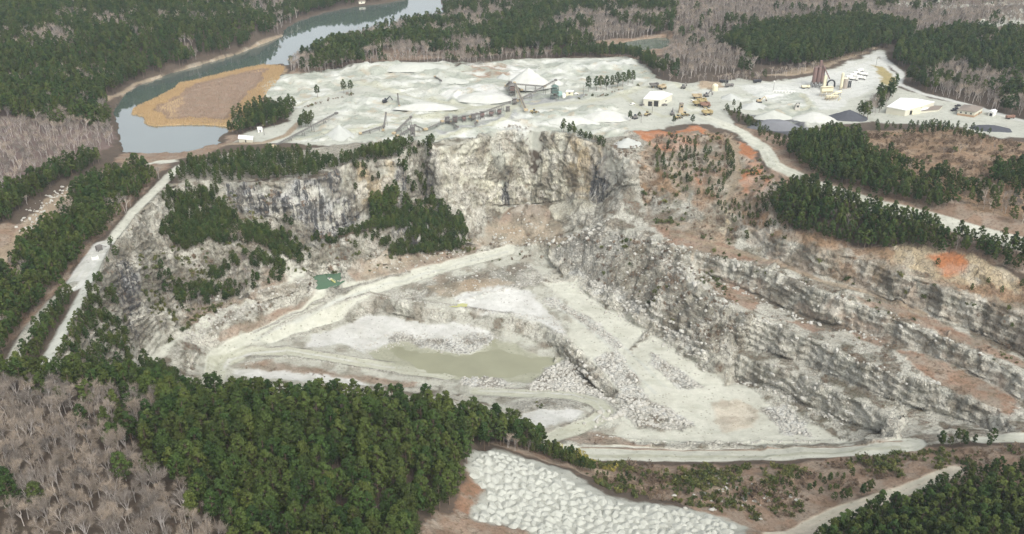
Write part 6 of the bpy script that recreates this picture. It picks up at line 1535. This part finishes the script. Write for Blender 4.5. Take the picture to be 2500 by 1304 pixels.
pickup(2338, 260, .3, 'upper black car behind the brick office', M_blk); pickup(2333, 267, .3, 'middle black car behind the brick office', M_blk); pickup(2328, 271, .3, 'lower black car behind the brick office', M_blk)
for i, (px, py, lb) in enumerate(((2072,192,'leftmost white lorry of the upper row in the lot'),(2081,187,'second white lorry of the upper row'),(2090,182,'third white lorry of the upper row'),(2099,176,'rightmost white lorry of the upper row'),(2084,196,'leftmost white lorry of the lower row'),(2094,191,'second white lorry of the lower row'),(2103,194,'third white lorry of the lower row'),(2108,185,'rightmost white lorry of the lower row'))):
    lorry(px, py, .55 if i < 4 else -.5, lb)
lorry(1966, 216, .15, 'cream lorry left of the brown silos', M_cream); lorry(2465, 290, .3, 'red lorry near the right edge beyond the black pile', M_red); lorry(1767, 203, -.3, 'dark lorry behind the cream tank', M_blk); lorry(1848, 202, .3, 'dark lorry by the barrier road', M_blk); lorry(1780, 212, .2, 'grey flatbed lorry right of the cream tank', M_steel)
digger(1668, 216, 1, 'small dark machine on the brown bank above the yard', M_steel); digger(1550, 290, .6, 'tracked machine on the mound beside the bushes', M_steel); digger(940, 250, .4, 'dark machine working alone on the white ground', M_blk)
haul_truck(1598, 214, .2, 'dark haul truck parked on the round bank at the top', M_steel); haul_truck(1617, 218, .7, 'tan machine parked on the round bank at the top', M_tan)
e = thing('jaw_crusher', 243, 612, 'grey crusher frame standing on the left rim road', 'crusher', 1.0)
MB().box((0, 0, 2.2), (3.2, 2.2, 2.4)).build('body', M_steel, e); f = MB(); [f.bar((x, y, -.4), (x, y, 1.4), .3) for x in (-1.3, 1.3) for y in (-.9, .9)]; f.build('frame', M_steel, e); MB().bar((1, 0, 3), (4.5, 0, .8), .9, .3).build('chute', M_belt, e)
e = thing('white_block', 232, 632, 'white square block beside the left rim road', 'block', .6); MB().box((0, 0, .6), (3.6, 2.2, 1.6)).build('body', M_white, e); MB().box((0, 0, 1.5), (2.6, 1.4, .3)).build('lid', M_lgrey, e)
e = thing('pump_barge', 808, 686, 'pale pump barge with a yellow gangway on the green pond', 'barge', -.9)
e.location = Vector(Z(809, 684, -69.5)); MB().box((-2.2, 0, .15), (3.4, 2.0, .8)).build('float', M_white, e); MB().box((2.4, 0, .5), (6.5, 1.0, .35)).build('gangway', plain('yellow_gangway', (.58, .56, .20)), e); MB().box((-2.4, 0, .9), (1.4, 1.0, .8)).build('pump', M_steel, e)
f = MB(); [f.bar((x, y, .7), (x, y, 1.6), .08) for x in np.arange(-.6, 5.7, 1.2) for y in (-.5, .5)]; [f.bar((-.6, y, 1.6), (5.6, y, 1.6), .08) for y in (-.5, .5)]; f.build('railing', M_cream, e)
def pole(px, py, h, label, lamp=False):
    e = thing('lamp_post' if lamp else 'utility_pole', px, py, label, 'lamp post' if lamp else 'pole'); MB().cyl((0, 0, -.5), (0, 0, h), .2, .13, 10).build('shaft', M_steel, e)
    if lamp: MB().box((0, 0, h + .4), (1.3, 1.0, 1.1)).build('lamp_head', M_white, e)
    else: MB().bar((-1.1, 0, h - .8), (1.1, 0, h - .8), .18).build('crossarm', M_tan, e)
pole(1888, 221, 8, 'lamp post with a white head left of the white barrier', True); pole(2138, 163, 9, 'tall pole on the grassy corner by the road bend'); pole(1592, 276, 9, 'thin pole on the yard in front of the workshop'); pole(1424, 232, 9, 'thin pole on the road below the row of pines'); pole(2349, 137, 8, 'pale pole on the tan clearing at the right'); pole(645, 330, 9, 'thin pole beside the site trailer'); pole(1565, 300, 8, 'short thin pole on the rim left of the red clay'); pole(2396, 247, 7, 'pole with a white box in the woods behind the brick office')
# single trees of the plant
def lone(spots, lb, gp, kind='pine', hs=(.8, 1.0)):
    for i, (px, py, *l) in enumerate(spots):
        p = hit(px, py); s = (p.x, p.y, p.z - .2, random.uniform(*hs), random.uniform(0, 6))
        place_tree('pine_tree' if kind == 'pine' else 'bare_tree', PINE_M[i % 5] if kind == 'pine' else BARE_M[i % 4], s, l[0] if l else lb, 'pine tree' if kind == 'pine' else 'bare tree', gp)
lone([(1436,224,'leftmost tall pine of the row beside the plant road'),(1456,222,'second tall pine of the row beside the plant road'),(1467,221,'third tall pine of the row beside the plant road'),(1480,220,'pine in the middle left of the row beside the plant road'),(1494,217,'pine in the middle of the row beside the plant road'),(1507,214,'pine right of the middle of the row beside the plant road'),(1520,211,'third last pine of the row beside the plant road'),(1533,208,'second last pine of the row beside the plant road'),(1545,204,'last pine of the row beside the plant road, nearest the bare woods')], '', 'row of pines by the plant road', hs=(.75, .95))
lone([(840,229,'left of the two slim pines on the white ground'),(857,226,'right of the two slim pines on the white ground'),(776,238,'small ragged pine standing alone left of the two slim pines')], '', 'lone pines on the white ground', hs=(.7, .85))
lone([(706,252,'spreading pine at the right tip of the dark pine clump by the reeds'),(1560,289,'bushy small pine on the mound left of the machines'),(1538,296,'small round pine on the rim mound above the red clay'),(1790,262,'small pine on the bank above the gravel piles'),(1806,273,'small pine right of the bank pine, beside the gravel'),(1690,303,'small pine on the red clay below the tan tower'),(1645,304,'small pine at the left of the red clay edge')], '', 'small pines of the plant edge', hs=(.35, .6))
lone([(720,648,'pale leafless tree left of the green pond'),(672,640,'pale leafless tree furthest left under the left wall'),(752,655,'thin pale leafless tree nearest the green pond')], '', 'dead trees by the green pond', 'bare', (.45, .6))
# reeds
W_ = XY([(318,280),(330,262),(380,240),(425,215),(437,203),(470,197),(540,180),(600,166),(640,159),(695,162),(680,200),(640,240),(600,300),(560,322),(553,310),(500,308),(440,307),(375,312),(350,300),(350,286)])
xs = [p[0] for p in W_]; ys = [p[1] for p in W_]; X, Y = RNG.uniform(min(xs), max(xs), 60000), RNG.uniform(min(ys), max(ys), 60000)
m = inpoly(X + 1.5 * perlin(X / 8, Y / 8, 0, 81), Y + 1.5 * perlin(X / 8, Y / 8, 0, 82), W_) ; edge, _ = polydist(X, Y, W_ + W_[:1], 30)
m &= (RNG.random(X.size) < np.where(edge < 22, 1.0, .35)); X, Y, edge = X[m], Y[m], edge[m]
P = np.empty((len(X) * 3, 3)); t = RNG.uniform(0, 6.28, len(X)); h = RNG.uniform(1.0, 2.1, len(X)); w = RNG.uniform(.15, .35, len(X)); zg = np.array([ground(a_, b_) for a_, b_ in zip(X, Y)])
P[0::3] = np.c_[X + w * np.cos(t), Y + w * np.sin(t), zg - .2]; P[1::3] = np.c_[X - w * np.cos(t), Y - w * np.sin(t), zg - .2]; P[2::3] = np.c_[X + RNG.normal(0, .3, len(X)), Y + RNG.normal(0, .3, len(X)), zg + h]
RM = []
for nm, c1, c2 in (('outer_reeds', (.46, .33, .17), (.38, .27, .15)), ('inner_reeds', (.33, .25, .185), (.27, .20, .155))):
    k = NT(nm); g_ = k.n('ShaderNodeNewGeometry'); k.link(k.mix(k.noise(g_.outputs['Position'], .08, 4), c1, c2), k.b.inputs['Base Color']); RM.append(k.m)
me = mesh_np('reeds', P, np.arange(len(P)).reshape(-1, 3), RM, False)
me.polygons.foreach_set('material_index', ((edge + 5 * perlin(X / 9, Y / 9, 0, 85)) > 17).astype(np.int32))
o = bpy.data.objects.new('reeds', me); col.objects.link(o); tag(o, 'tan reed bed reaching into the lake', None, None, 'stuff')
print('plant', round(time.time() - T0, 1))
# ------------------------------------------------------------------ the hazy air of the day
hb = bmesh.new(); bmesh.ops.create_cube(hb, size=1)
hm = bpy.data.meshes.new('haze'); hb.to_mesh(hm); hb.free()
haze = bpy.data.objects.new('haze', hm); col.objects.link(haze); haze['kind'] = 'stuff'; haze['label'] = 'thin pale blue haze over the quarry and the woods'
haze.scale = (29000, 27000, 400); haze.location = (0, 7000, 400 / 2 - 112)
hk = bpy.data.materials.new('haze'); hk.use_nodes = True; hk.node_tree.nodes.remove(hk.node_tree.nodes['Principled BSDF'])
pv = hk.node_tree.nodes.new('ShaderNodeVolumePrincipled'); pv.inputs['Color'].default_value = (.74, .87, 1, 1); pv.inputs['Density'].default_value = .00007; pv.inputs['Anisotropy'].default_value = .2
hk.node_tree.links.new(pv.outputs[0], hk.node_tree.nodes['Material Output'].inputs['Volume'])
hm.materials.append(hk)
